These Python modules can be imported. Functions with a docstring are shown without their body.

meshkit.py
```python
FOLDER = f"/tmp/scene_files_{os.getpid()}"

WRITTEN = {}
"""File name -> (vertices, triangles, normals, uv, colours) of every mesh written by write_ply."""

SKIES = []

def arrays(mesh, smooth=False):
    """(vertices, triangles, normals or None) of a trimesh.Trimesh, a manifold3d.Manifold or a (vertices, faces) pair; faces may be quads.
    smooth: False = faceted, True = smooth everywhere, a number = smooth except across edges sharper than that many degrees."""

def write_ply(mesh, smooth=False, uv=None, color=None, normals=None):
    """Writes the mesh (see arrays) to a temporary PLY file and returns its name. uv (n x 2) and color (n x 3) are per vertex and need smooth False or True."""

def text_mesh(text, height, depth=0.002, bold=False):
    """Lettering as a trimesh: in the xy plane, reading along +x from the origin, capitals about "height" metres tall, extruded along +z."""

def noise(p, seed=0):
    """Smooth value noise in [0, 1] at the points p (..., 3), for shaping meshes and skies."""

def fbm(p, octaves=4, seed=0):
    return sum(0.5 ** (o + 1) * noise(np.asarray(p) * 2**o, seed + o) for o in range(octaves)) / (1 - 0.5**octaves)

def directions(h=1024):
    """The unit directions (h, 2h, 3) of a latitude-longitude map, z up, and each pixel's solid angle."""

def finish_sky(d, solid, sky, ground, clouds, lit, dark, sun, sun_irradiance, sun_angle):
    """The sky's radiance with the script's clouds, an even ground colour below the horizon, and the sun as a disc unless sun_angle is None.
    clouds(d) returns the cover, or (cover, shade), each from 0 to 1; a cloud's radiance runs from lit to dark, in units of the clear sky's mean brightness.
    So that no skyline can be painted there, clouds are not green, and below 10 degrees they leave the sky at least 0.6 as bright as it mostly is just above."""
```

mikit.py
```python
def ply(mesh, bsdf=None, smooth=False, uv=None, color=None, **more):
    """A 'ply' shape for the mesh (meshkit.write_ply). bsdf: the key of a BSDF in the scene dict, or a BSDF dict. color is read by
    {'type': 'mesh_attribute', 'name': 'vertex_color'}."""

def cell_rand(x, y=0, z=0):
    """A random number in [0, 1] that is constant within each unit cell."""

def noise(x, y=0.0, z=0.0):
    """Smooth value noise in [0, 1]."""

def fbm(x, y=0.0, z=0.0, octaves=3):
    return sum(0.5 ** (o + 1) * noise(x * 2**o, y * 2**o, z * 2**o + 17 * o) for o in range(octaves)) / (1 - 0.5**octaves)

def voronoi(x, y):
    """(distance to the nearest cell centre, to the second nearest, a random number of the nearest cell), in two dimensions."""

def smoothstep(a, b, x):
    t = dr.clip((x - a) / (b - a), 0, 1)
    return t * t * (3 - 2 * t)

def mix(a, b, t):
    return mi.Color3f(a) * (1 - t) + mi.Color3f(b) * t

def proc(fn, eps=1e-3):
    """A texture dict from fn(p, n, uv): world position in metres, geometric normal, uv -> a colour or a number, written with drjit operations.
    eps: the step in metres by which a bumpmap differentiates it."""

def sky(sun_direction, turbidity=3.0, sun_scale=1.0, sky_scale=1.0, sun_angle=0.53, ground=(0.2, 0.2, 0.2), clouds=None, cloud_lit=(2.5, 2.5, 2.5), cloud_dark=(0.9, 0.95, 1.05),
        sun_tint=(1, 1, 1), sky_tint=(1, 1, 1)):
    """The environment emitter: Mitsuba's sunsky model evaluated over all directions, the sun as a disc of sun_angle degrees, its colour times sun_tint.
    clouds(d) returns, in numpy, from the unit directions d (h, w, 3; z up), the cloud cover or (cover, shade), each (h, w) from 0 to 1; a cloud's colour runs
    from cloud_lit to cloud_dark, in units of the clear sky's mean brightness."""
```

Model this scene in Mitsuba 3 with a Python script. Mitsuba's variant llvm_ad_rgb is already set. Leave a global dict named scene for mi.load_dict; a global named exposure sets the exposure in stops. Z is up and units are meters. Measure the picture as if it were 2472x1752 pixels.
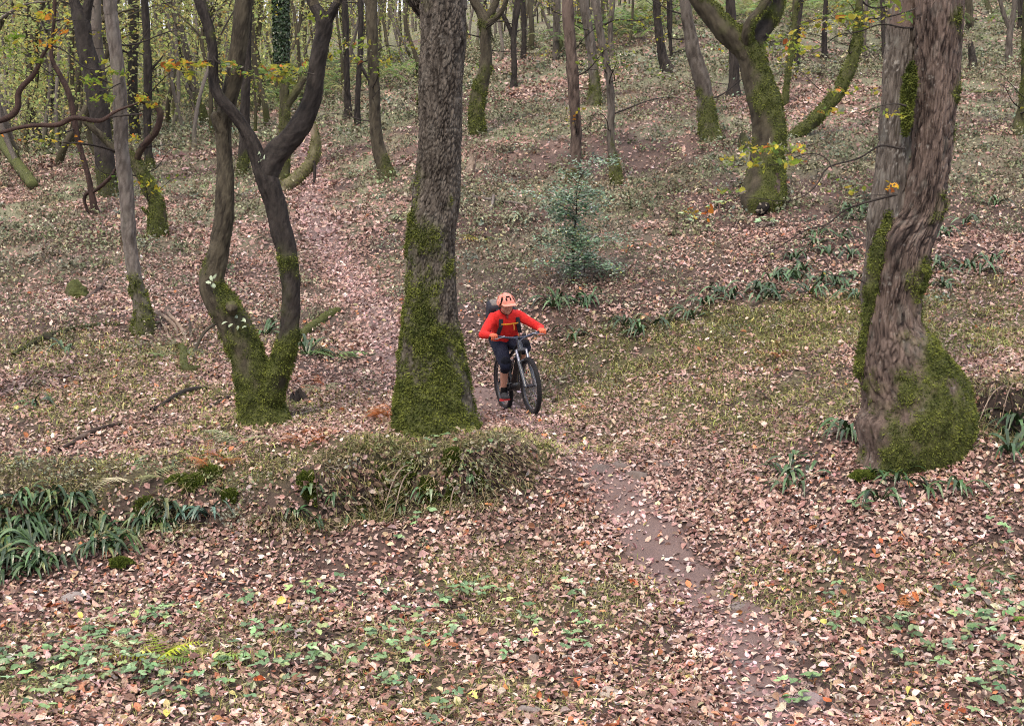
import math, random
import numpy as np, trimesh, manifold3d as m3
import drjit as dr
import mitsuba as mi
import mikit, meshkit
from scipy.interpolate import RBFInterpolator, RegularGridInterpolator, CubicSpline, PchipInterpolator

T = mi.ScalarTransform4f
scene, labels = {}, {}

# ------------------------------------------------------------------ camera, sky, exposure
PITCH, CAM_Z, FOV = 9.0, 4.4, 42.0
C, S = math.cos(math.radians(PITCH)), math.sin(math.radians(PITCH))
scene['camera'] = {'type': 'perspective', 'fov': FOV, 'near_clip': 0.05, 'far_clip': 600.0,
                   'to_world': T().look_at(origin=[0, 0, CAM_Z], target=[0, C, CAM_Z - S], up=[0, 0, 1])}
scene['sky'] = mikit.sky((-0.25, -0.55, 0.85), turbidity=3, sun_scale=0.30, sun_angle=16, clouds=lambda d: 1.0,
                         cloud_lit=(1.55, 1.52, 1.70), sun_tint=(1, .98, 1.04))
exposure = 3.2

# ------------------------------------------------------------------ helpers
F0, CX, CY = 2472 / 2 / math.tan(math.radians(FOV / 2)), 1236.0, 876.0
RNG = np.random.default_rng(7)

def at(px, py, Y):
    """The point at distance Y (world y) seen at pixel (px, py) of the 2472 x 1752 photograph; and metres per pixel there."""
    u, v = (px - CX) / F0, (py - CY) / F0
    t = Y / (C - v * S)
    return np.array([u * t, Y, CAM_Z + t * (-S - v * C)]), t / F0

def P(x, y):
    return x * 1.07899, y * 1.07899

TILES = {1: (0, 0), 2: (824, 0), 3: (1648, 0), 4: (0, 584), 5: (824, 584), 6: (1648, 584), 7: (0, 1168), 8: (824, 1168), 9: (1648, 1168)}
def Q(tile, x, y):
    return TILES[tile][0] + x * 0.35966, TILES[tile][1] + y * 0.35966

def pix(p):
    p = np.asarray(p, float) - [0, 0, CAM_Z]
    d = p[..., 1] * C - p[..., 2] * S
    return CX + F0 * p[..., 0] / d, CY - F0 * (p[..., 1] * S + p[..., 2] * C) / d

def numbered(name):
    if name not in USED:
        USED[name] = 0
        return name
    USED[name] += 1
    return f'{name}_{USED[name]:03d}'
USED = {}

def tag(key, label=None, cat=None, group=None, kind=None):
    d = {k: v for k, v in (('label', label), ('category', cat), ('group', group), ('kind', kind)) if v}
    labels.setdefault(key, {}).update(d)
    return key

def thing(name, label, cat, group=None):
    return tag(numbered(name), label, cat, group)

def obj(name, mesh, bsdf, parent=None, color=None, smooth=False, **more):
    """One shape entry. Big meshes carry a colour per vertex; small ones a colour per triangle, packed in uv, which lets the renderer join them."""
    key = numbered(parent + '__' + name if parent else name)
    v, f, n = meshkit.arrays(mesh if not isinstance(mesh, tuple) else mesh, smooth)
    color = np.clip(np.broadcast_to(np.asarray(color, float), (len(v), 3)), 0.003, 1)
    if len(f) > 20000 and bsdf + '_v' in scene:
        scene[key] = {'type': 'ply', 'filename': meshkit.write_ply((v, f), False, None, color, normals=n), 'face_normals': n is None, 'bsdf': {'type': 'ref', 'id': bsdf + '_v'}}
        return key
    c = np.floor(np.sqrt(color[f].mean(1)) * 255)
    uv = np.stack([c[:, 0] * 256 + c[:, 1] + 0.5, c[:, 2] + 0.5], 1)
    scene[key] = {'type': 'ply', 'filename': meshkit.write_ply((v[f].reshape(-1, 3), np.arange(3 * len(f)).reshape(-1, 3)), False, np.repeat(uv, 3, 0), None, normals=None if n is None else n[f].reshape(-1, 3)),
                  'face_normals': n is None, 'bsdf': {'type': 'ref', 'id': bsdf}}
    return key

def norm(v):
    return v / np.maximum(np.linalg.norm(v, axis=-1, keepdims=True), 1e-9)

def sstep(a, b, x):
    t = np.clip((x - a) / (b - a), 0, 1)
    return t * t * (3 - 2 * t)

def lerp(a, b, t):
    t = np.asarray(t)[..., None]
    return np.asarray(a) * (1 - t) + np.asarray(b) * t

def ordinal(i):
    return ('first second third fourth fifth sixth seventh eighth ninth tenth eleventh twelfth thirteenth fourteenth fifteenth sixteenth '
            'seventeenth eighteenth nineteenth twentieth').split()[i] if i < 20 else f"{i + 1}{ {1: 'st', 2: 'nd', 3: 'rd'}.get((i + 1) % 10, 'th') }"

class MB:
    """Collects pieces (vertices, triangles, colours) into one mesh."""
    def __init__(self): self.v, self.f, self.c, self.n = [], [], [], 0
    def add(self, v, f, c):
        v = np.asarray(v, float)
        self.v.append(v); self.f.append(np.asarray(f, int) + self.n); self.c.append(np.broadcast_to(np.asarray(c, float), (len(v), 3))); self.n += len(v)
        return self
    def build(self, name, bsdf, parent=None, smooth=False, **more):
        return obj(name, (np.vstack(self.v), np.vstack(self.f)), bsdf, parent, np.clip(np.vstack(self.c), 0.004, 1), smooth, **more)

# ------------------------------------------------------------------ materials (colour comes with the meshes, each its own real colour)
VC = {'type': 'mesh_attribute', 'name': 'vertex_color'}
def unpack(p, n, uv):
    r = dr.floor(uv.x / 256)
    c = mi.Color3f(r, dr.floor(uv.x - 256 * r), dr.floor(uv.y)) / 255
    return c * c
PK = mikit.proc(unpack)
def two(b): return {'type': 'twosided', 'bsdf': b}
def bark_bump(p, n, uv):
    return mikit.fbm(p.x * 55, p.y * 55, p.z * 16, 3) * 0.010 + mikit.noise(p.x * 190, p.y * 190, p.z * 90) * 0.0025
def soil_bump(p, n, uv):
    return mikit.fbm(p.x * 14, p.y * 14, p.z * 14, 4) * 0.03
BB, SB = mikit.proc(bark_bump, 2e-3), mikit.proc(soil_bump, 3e-3)
for sx, col_ in (('', PK), ('_v', VC)):
    scene['m_litter' + sx] = two({'type': 'principled', 'base_color': col_, 'roughness': 0.48, 'specular': 0.5})
    scene['m_rough' + sx] = two({'type': 'principled', 'base_color': col_, 'roughness': 0.85, 'specular': 0.25})
    scene['m_leaf' + sx] = {'type': 'principledthin', 'base_color': col_, 'roughness': 0.5, 'diff_trans': 0.9, 'spec_trans': 0.0, 'eta': 1.4}
    scene['m_bark' + sx] = two({'type': 'bumpmap', 'arbitrary': BB, 'scale': 1.0, 'bsdf': {'type': 'principled', 'base_color': col_, 'roughness': 0.8, 'specular': 0.3}})
    scene['m_soil' + sx] = two({'type': 'bumpmap', 'arbitrary': SB, 'scale': 1.0, 'bsdf': {'type': 'principled', 'base_color': col_, 'roughness': 0.75, 'specular': 0.35}})
scene['m_fern'] = two({'type': 'principled', 'base_color': PK, 'roughness': 0.36, 'specular': 0.5})
scene['m_paint'] = two({'type': 'principled', 'base_color': PK, 'roughness': 0.3, 'specular': 0.5, 'clearcoat': 0.5})
scene['m_metal'] = two({'type': 'principled', 'base_color': PK, 'roughness': 0.32, 'metallic': 0.85})
scene['m_cloth'] = two({'type': 'principled', 'base_color': PK, 'roughness': 0.8, 'specular': 0.2, 'sheen': 0.4})
scene['m_skin'] = two({'type': 'principled', 'base_color': PK, 'roughness': 0.5, 'specular': 0.4})

# ------------------------------------------------------------------ the lie of the land: where the ground is met at a number of pixels
G = [(-250, 1624, 9.9), (0, 1624, 9.9), (600, 1624, 9.9), (1146, 1624, 9.8), (1700, 1624, 9.6), (2292, 1624, 9.4), (2600, 1624, 9.2),
     (-200, 1450, 11.3), (0, 1450, 11.3), (600, 1450, 11.3), (1146, 1450, 11.2), (1700, 1450, 11.0), (2292, 1450, 10.6),
     (0, 1330, 12.8), (600, 1300, 12.9), (1146, 1270, 13.1), (900, 1330, 12.5),
     (-250, 1300, 13.3), (0, 1285, 13.4), (300, 1235, 13.7), (500, 1205, 13.9), (640, 1195, 13.9), (760, 1190, 13.9), (860, 1180, 13.9), (980, 1155, 14.05), (1100, 1125, 14.2), (1190, 1095, 14.5),
     (-250, 1085, 14.2), (0, 1070, 14.3), (300, 1055, 14.6), (500, 1050, 14.7), (640, 1030, 14.8), (760, 1015, 14.8), (860, 1000, 14.8), (980, 985, 15.0), (1100, 975, 15.0), (1180, 985, 15.2),
     (860, 1090, 14.2), (640, 1110, 14.2), (300, 1140, 14.0), (0, 1170, 13.75), (1060, 1050, 14.5), (1010, 1080, 14.35),
     (1250, 1000, 15.9), (1195, 930, 17.0), (1129, 920, 18.05), (1088, 895, 18.6), (1100, 760, 20.4), (1330, 1060, 14.9), (1430, 1180, 13.9), (1500, 1280, 13.0), (1620, 1400, 11.6),
     (1700, 1000, 15.5), (1700, 1150, 13.8), (1950, 1060, 13.9), (2060, 1050, 13.9), (2292, 1060, 13.4), (2250, 1200, 12.4), (2000, 1250, 12.3), (2600, 1100, 12.8),
     (2230, 850, 15.3), (2292, 830, 15.4), (2180, 860, 15.2),
     (1500, 850, 18.2), (1900, 850, 17.0), (2250, 780, 17.0), (1900, 700, 19.5), (1500, 700, 20.5), (2250, 600, 20.5), (1900, 560, 22.5), (1300, 690, 20.8), (2600, 700, 18.0),
     (1300, 560, 24), (1700, 480, 25), (2150, 400, 26), (1400, 400, 30), (1585, 315, 31), (2250, 280, 31), (1050, 300, 36), (1300, 200, 42), (1500, 160, 42), (1840, 150, 42),
     (2250, 120, 44), (1200, 140, 50), (1500, 40, 56), (1900, 40, 55), (2250, 30, 56), (2600, 300, 29), (1050, 480, 27), (1050, 690, 21.4), (1100, 850, 19.3),
     (595, 945, 16.6), (300, 1000, 16.0), (0, 1000, 15.8), (0, 850, 18.2), (300, 850, 18.4), (320, 745, 21.5), (0, 700, 22), (-250, 850, 18), (820, 620, 25), (750, 760, 21.5), (840, 850, 19), (600, 820, 19.3),
     (100, 540, 27), (350, 540, 28), (500, 480, 30.5), (690, 400, 36), (850, 400, 33), (100, 400, 37), (230, 440, 34), (540, 390, 37), (120, 330, 46), (400, 300, 48), (600, 250, 58),
     (150, 255, 62), (800, 200, 55), (400, 205, 75), (0, 205, 75), (-300, 400, 37)]
pts = np.array([at(*P(x, y), Y)[0] for x, y, Y in G])
far = [(-60, 115, 10.5), (-20, 115, 13), (20, 115, 19), (60, 115, 25), (-80, 170, 17), (0, 170, 23), (80, 170, 36), (-60, 80, 6), (60, 80, 17), (45, 55, 11.5), (30, 85, 15),
       (-14, 4, 2.2), (0, 4, 2.0), (14, 4, 2.4), (0, 0, 2.8), (-14, -8, 4.0), (14, -8, 4.5), (-14, 25, 1.2), (24, 22, 3.6), (-30, 40, 2.3), (-10, 6.5, 1.1), (0, 6.5, 1.05), (10, 6.5, 1.2)]
pts = np.vstack([pts, far])
rbf = RBFInterpolator(pts[:, :2], pts[:, 2], kernel='linear', smoothing=0.02)
def spaced(a, b, inner, step, grow):
    out, d = [0.0], step
    while out[-1] < b:
        if out[-1] > inner: d *= grow
        out.append(out[-1] + d)
    return np.array(out)
gx = spaced(0, 90, 8.5, 0.11, 1.04); gx = np.concatenate([-gx[:0:-1], gx])
gy = np.concatenate([np.linspace(-10, 8.0, 30)[:-1], np.arange(8.0, 18, 0.085), 18 + spaced(0, 160, 0.1, 0.10, 1.018)])
X, Y_ = np.meshgrid(gx, gy, indexing='ij')
# a thinner grid for the smooth fit, then bumps on the fine one
cx, cy = gx[::3], gy[::3]
cx = np.unique(np.append(cx, gx[-1])); cy = np.unique(np.append(cy, gy[-1]))
A, B = np.meshgrid(cx, cy, indexing='ij')
coarse = rbf(np.stack([A.ravel(), B.ravel()], 1)).reshape(A.shape)
Zb = RegularGridInterpolator((cx, cy), coarse)(np.stack([X, Y_], -1))
from scipy.ndimage import gaussian_filter
nz = lambda s, seed, o=3: meshkit.fbm(np.stack([X * s, Y_ * s, 0 * X], -1), o, seed) - 0.5
# the eroded bank under the left trees: a steep earthen face below a rounded lip
BT = np.array([hitline for hitline in [at(*P(x, y), Y)[0] for x, y, Y in G if (x, y) in ((-250, 1085), (0, 1070), (300, 1055), (500, 1050), (640, 1030), (760, 1015), (860, 1000), (980, 985), (1100, 975), (1180, 985))]])
BB_ = np.array([at(*P(x, y), Y)[0] for x, y, Y in G if (x, y) in ((-250, 1300), (0, 1285), (300, 1235), (500, 1205), (640, 1195), (760, 1190), (860, 1180), (980, 1155), (1100, 1125), (1190, 1095))])
yt, zt = np.interp(X, BT[:, 0], BT[:, 1]), np.interp(X, BT[:, 0], BT[:, 2])
yb_, zb_ = np.interp(X, BB_[:, 0], BB_[:, 1]), np.interp(X, BB_[:, 0], BB_[:, 2])
wig = 1.5 * (meshkit.fbm(np.stack([X * 1.3, Y_ * .9, 0 * X], -1), 4, 77) - .5)
tb_ = (yt + wig - Y_) / (yt - yb_)
prof = zt + .45 * (meshkit.fbm(np.stack([X * .9, Y_ * .3, 0 * X], -1), 3, 79) - .55) * (1 - sstep(-2.6, -1.6, X)) - 0.05 * sstep(-2.4, -1.2, X) + (zb_ - zt + 0.05 * sstep(-2.4, -1.2, X)) * sstep(0.05 - .15 * sstep(-1.9, -2.9, X), 0.62 + .42 * sstep(-1.9, -2.9, X), tb_) + .10 * (meshkit.fbm(np.stack([X * 2.7, Y_ * 2.7, 0 * X], -1), 3, 78) - .5) + .12 * (meshkit.fbm(np.stack([X * 5, Y_ * 5, 0 * X], -1), 2, 80) - .5)
wb = sstep(-.35, .12, tb_) * (1 - sstep(.85, 1.2, tb_)) * (1 - sstep(.25, 1.0, X)) * sstep(-9.5, -8.0, X) * (1 - .75 * np.exp(-((X + 3.0) / .75) ** 2))
Zb = Zb * (1 - wb) + prof * wb
# and the undercut bank at the right edge
e0, e1, f0, f1 = at(*P(2150, 890), 14.9)[0], at(*P(2420, 850), 14.7)[0], at(*P(2170, 1015), 14.25)[0], at(*P(2420, 1000), 14.1)[0]
li = lambda a, b, k: a[k] + (b[k] - a[k]) * (X - a[0]) / (b[0] - a[0])
tr_ = (li(e0, e1, 1) + .25 * (wig) - Y_) / (li(e0, e1, 1) - li(f0, f1, 1))
pr_ = li(e0, e1, 2) + (li(f0, f1, 2) - li(e0, e1, 2)) * sstep(.15, .5, tr_)
wr = sstep(-1.2, .0, tr_) * (1 - sstep(1.0, 1.9, tr_)) * sstep(e0[0] - .1, e0[0] + .35, X) * (1 - sstep(8.5, 9.5, X))
Zb = Zb * (1 - wr) + pr_ * wr
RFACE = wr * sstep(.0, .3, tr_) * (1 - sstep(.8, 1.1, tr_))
BANKFACE = RegularGridInterpolator((gx, gy), np.clip(RFACE + (1 - .75 * np.exp(-((X + 3.0) / .75) ** 2)) * sstep(.12, .3, tb_) * (1 - sstep(.55, .75, tb_)) * (1 - sstep(.3, .9, X)), 0, 1), bounds_error=False, fill_value=0)
Zg = Zb + 0.16 * nz(0.9, 3) + 0.07 * nz(3.1, 5) + 0.45 * nz(0.16, 9) * sstep(28, 60, Y_)
_fix = at(*P(1128, 922), 18.05)[0]
_now = float(RegularGridInterpolator((gx, gy), Zg)([_fix[0], _fix[1]])[0])
Zg = Zg + (_fix[2] - _now) * np.exp(-((X - _fix[0]) ** 2 + (Y_ - _fix[1]) ** 2) / (2 * .55 ** 2))
PATH_P = [(683, 300), (690, 350), (695, 400), (700, 470), (740, 560), (800, 640), (850, 720), (885, 800), (940, 850), (1080, 895), (1195, 935), (1290, 1020), (1420, 1150), (1490, 1260), (1640, 1400), (1690, 1500), (1760, 1624)]
_gi = RegularGridInterpolator((gx, gy), Zg, bounds_error=False, fill_value=None)
def ground(x, y):
    x, y = np.broadcast_arrays(np.asarray(x, float), np.asarray(y, float))
    return _gi(np.stack([x, y], -1)).reshape(x.shape)
def hit(px, py):
    """Where the ray through this pixel of the photograph meets the ground."""
    ys = np.concatenate([np.arange(7, 40, 0.03), np.arange(40, 150, 0.12)])
    u, v = (px - CX) / F0, (py - CY) / F0
    t = ys / (C - v * S)
    x, z = u * t, CAM_Z + t * (-S - v * C)
    below = np.nonzero(z < ground(x, ys))[0]
    i = below[0] if len(below) else len(ys) - 1
    return np.array([x[i], ys[i], z[i]])
path_w = np.array([hit(*P(*p)) for p in PATH_P])
path_w = np.vstack([path_w, path_w[-1] + [0.25, -2.5, 0]])
tt = np.r_[0, np.cumsum(np.linalg.norm(np.diff(path_w[:, :2], axis=0), axis=1))]
path_xy = PchipInterpolator(tt, path_w[:, :2])(np.linspace(0, tt[-1], 600))
from scipy.spatial import cKDTree
path_tree = cKDTree(path_xy)
def path_dist(x, y):
    return path_tree.query(np.stack([np.asarray(x), np.asarray(y)], -1))[0]
def slope(x, y, e=0.08):
    n = np.stack([ground(x - e, y) - ground(x + e, y), ground(x, y - e) - ground(x, y + e), np.full(np.shape(x), 2 * e)], -1)
    return norm(n)
def zones(x, y, zs):
    """Soft union of round patches on the ground: (P x, P y, radius in metres, strength)."""
    out = np.zeros(np.shape(x))
    for cxp, cyp, r, s in zs:
        h = ZC.setdefault((cxp, cyp), hit(*P(cxp, cyp)))
        rx, ry = (r if isinstance(r, tuple) else (r, r))
        out = np.maximum(out, s * (1 - sstep(0.55, 1.25, np.hypot((x - h[0]) / rx, (y - h[1]) / ry))))
    return out
ZC = {}
BARE = [(1470, 1215, (0.36, 0.9), 1), (1520, 1290, (0.4, .35), 0.9), (1400, 1130, (0.25, .5), 0.8), (1640, 1385, (0.55, 0.3), 0.9), (1660, 1450, (0.4, 0.3), .6), (1290, 1035, (0.3, 0.5), 0.6), (1700, 1500, (.5, .4), .5), (1080, 895, (.35, .5), .8), (1380, 1060, (.4, .3), .5)]
GRASS = [(1800, 720, (2.2, 1.3), 1), (1500, 790, (2.5, 1.4), .75), (2200, 720, (2.0, 2.0), .8), (1550, 900, (2.2, 1.3), .6), (1750, 930, (1.5, 1.2), .5), (1300, 1000, (0.7, .6), .5), (1150, 975, (.7, .35), 1), (760, 1010, (1.6, .45), .9), (600, 1050, (1.2, .4), .7), (420, 1040, (1.6, .5), .6),
         (150, 1060, (1.2, .5), .6), (1150, 1290, (1.2, .8), .5), (1300, 1340, (1., .5), .5), (600, 1450, (2.4, .9), .45), (150, 1500, (1.2, 1.), .45), (1050, 1420, (1.4, .7), .5), (2000, 1330, (1.2, .7), .4), (1750, 1300, (.7, .6), .5), (200, 800, (2, 1.5), .35), (350, 920, (2.5, 1.4), .45), (850, 1560, (1.8, .6), .45), (1150, 1560, (1.2, .5), .3)]
MOSSY = [(980, 1060, (1.4, .4), 1), (700, 1100, (1.3, .35), .9), (300, 1120, (1.8, .4), .8), (2230, 900, (.6, .8), .6), (50, 1150, (1., .4), .8)]

# ground colours: humus, bare reddish soil along the trail, moss and far green undergrowth
n1, n2 = nz(1.7, 21) + 0.5, nz(6, 33) + 0.5
pd = path_dist(X.ravel(), Y_.ravel()).reshape(X.shape)
col = lerp((0.040, 0.027, 0.023), (0.075, 0.050, 0.041), n1)
col = lerp(col, (0.150, 0.104, 0.082), sstep(22, 46, Y_) * 0.8 * sstep(.25, .7, n1))
col = lerp(col, (0.125, 0.130, 0.080), sstep(19, 34, Y_) * sstep(0.38, 0.58, nz(0.45, 17) + 0.5 + 0.12 * sstep(35, 60, Y_)))
col = lerp(col, (0.125, 0.088, 0.080), (1 - sstep(0.2, 0.42, pd)) * 0.9)
col = lerp(col, (0.095, 0.098, 0.042), np.clip(zones(X, Y_, GRASS) * 0.75 * sstep(.32, .55, n2), 0, 1))
col = lerp(col, (0.034, 0.034, 0.016), np.clip(zones(X, Y_, MOSSY) * 0.5 * sstep(.4, .6, n2), 0, 1))
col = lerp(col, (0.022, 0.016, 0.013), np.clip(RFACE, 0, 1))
col = col * (0.75 + 0.5 * n2)[..., None]
nx_, ny_ = X.shape
I, J = np.meshgrid(np.arange(nx_ - 1), np.arange(ny_ - 1), indexing='ij')
q = np.stack([I * ny_ + J, (I + 1) * ny_ + J, (I + 1) * ny_ + J + 1, I * ny_ + J + 1], -1).reshape(-1, 4)
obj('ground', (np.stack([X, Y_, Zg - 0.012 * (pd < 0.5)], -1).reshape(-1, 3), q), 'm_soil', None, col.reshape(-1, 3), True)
tag('ground', kind='structure')
# the trail: a strip of trodden soil with ragged edges, laid just above the ground
tg = norm(np.gradient(path_xy, axis=0)); nr = np.stack([-tg[:, 1], tg[:, 0]], 1)
k = np.linspace(-1, 1, 17)
wv = (0.34 - .10 * sstep(17, 22, path_xy[:, 1])) + 0.14 * (meshkit.noise(np.stack([np.arange(600) * .11, 0 * tg[:, 0], 0 * tg[:, 0]], -1), 4) - .3)
px_ = path_xy[:, None] + nr[:, None] * (k[None, :, None] * wv[:, None, None])
pz = ground(px_[..., 0], px_[..., 1]) + 0.005 - 0.05 * (np.abs(k) > 0.95)[None] + 0.012 * (meshkit.noise(np.concatenate([px_ * 7, 0 * px_[..., :1]], -1), 8) - 0.3)
pc = lerp((0.105, 0.074, 0.068), (0.160, 0.118, 0.110), meshkit.fbm(np.concatenate([px_ * 5, 0 * px_[..., :1]], -1), 3, 12))
I, J = np.meshgrid(np.arange(599), np.arange(16), indexing='ij')
q = np.stack([I * 17 + J, I * 17 + J + 1, (I + 1) * 17 + J + 1, (I + 1) * 17 + J], -1).reshape(-1, 4)[:, ::-1]
obj('path', (np.concatenate([px_, pz[..., None]], -1).reshape(-1, 3), q), 'm_soil', None, pc.reshape(-1, 3), True)
tag('path', kind='structure')
# ------------------------------------------------------------------ trunks and limbs
BARK = dict(grey=((0.135, 0.122, 0.106), (0.052, 0.045, 0.038)), dark=((0.042, 0.037, 0.033), (0.015, 0.013, 0.012)), brown=((0.142, 0.110, 0.092), (0.034, 0.025, 0.021)),
            pale=((0.165, 0.150, 0.135), (0.070, 0.061, 0.053)), oak=((0.118, 0.106, 0.088), (0.034, 0.029, 0.023)), olive=((0.078, 0.070, 0.048), (0.030, 0.026, 0.018)), dead=((0.30, 0.25, 0.20), (0.15, 0.11, 0.085)), red=((0.050, 0.031, 0.025), (0.024, 0.015, 0.013)))
MOSS = ((0.040, 0.056, 0.012), (0.140, 0.168, 0.034))
MOSS_UNDER = ((0.028, 0.038, 0.010), (0.092, 0.110, 0.026))

def frames(p):
    t = norm(np.gradient(p, axis=0))
    a = np.zeros_like(p)
    ref = np.array([0, -1.0, 0]) if abs(t[0, 1]) < 0.9 else np.array([1.0, 0, 0])
    a[0] = norm(ref - t[0] * (ref @ t[0]))
    for i in range(1, len(p)):
        a[i] = norm(a[i - 1] - t[i] * (a[i - 1] @ t[i]))
    return t, a, np.cross(t, a)

def resample(pts, rad, step):
    pts, rad = np.asarray(pts, float), np.asarray(rad, float)
    s = np.r_[0, np.cumsum(np.maximum(np.linalg.norm(np.diff(pts, axis=0), axis=1), 1e-4))]
    n = max(4, int(s[-1] / step) + 1)
    u = np.linspace(0, s[-1], n)
    f = CubicSpline if len(pts) > 2 else PchipInterpolator
    return f(s, pts)(u), PchipInterpolator(s, rad)(u), u

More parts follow.
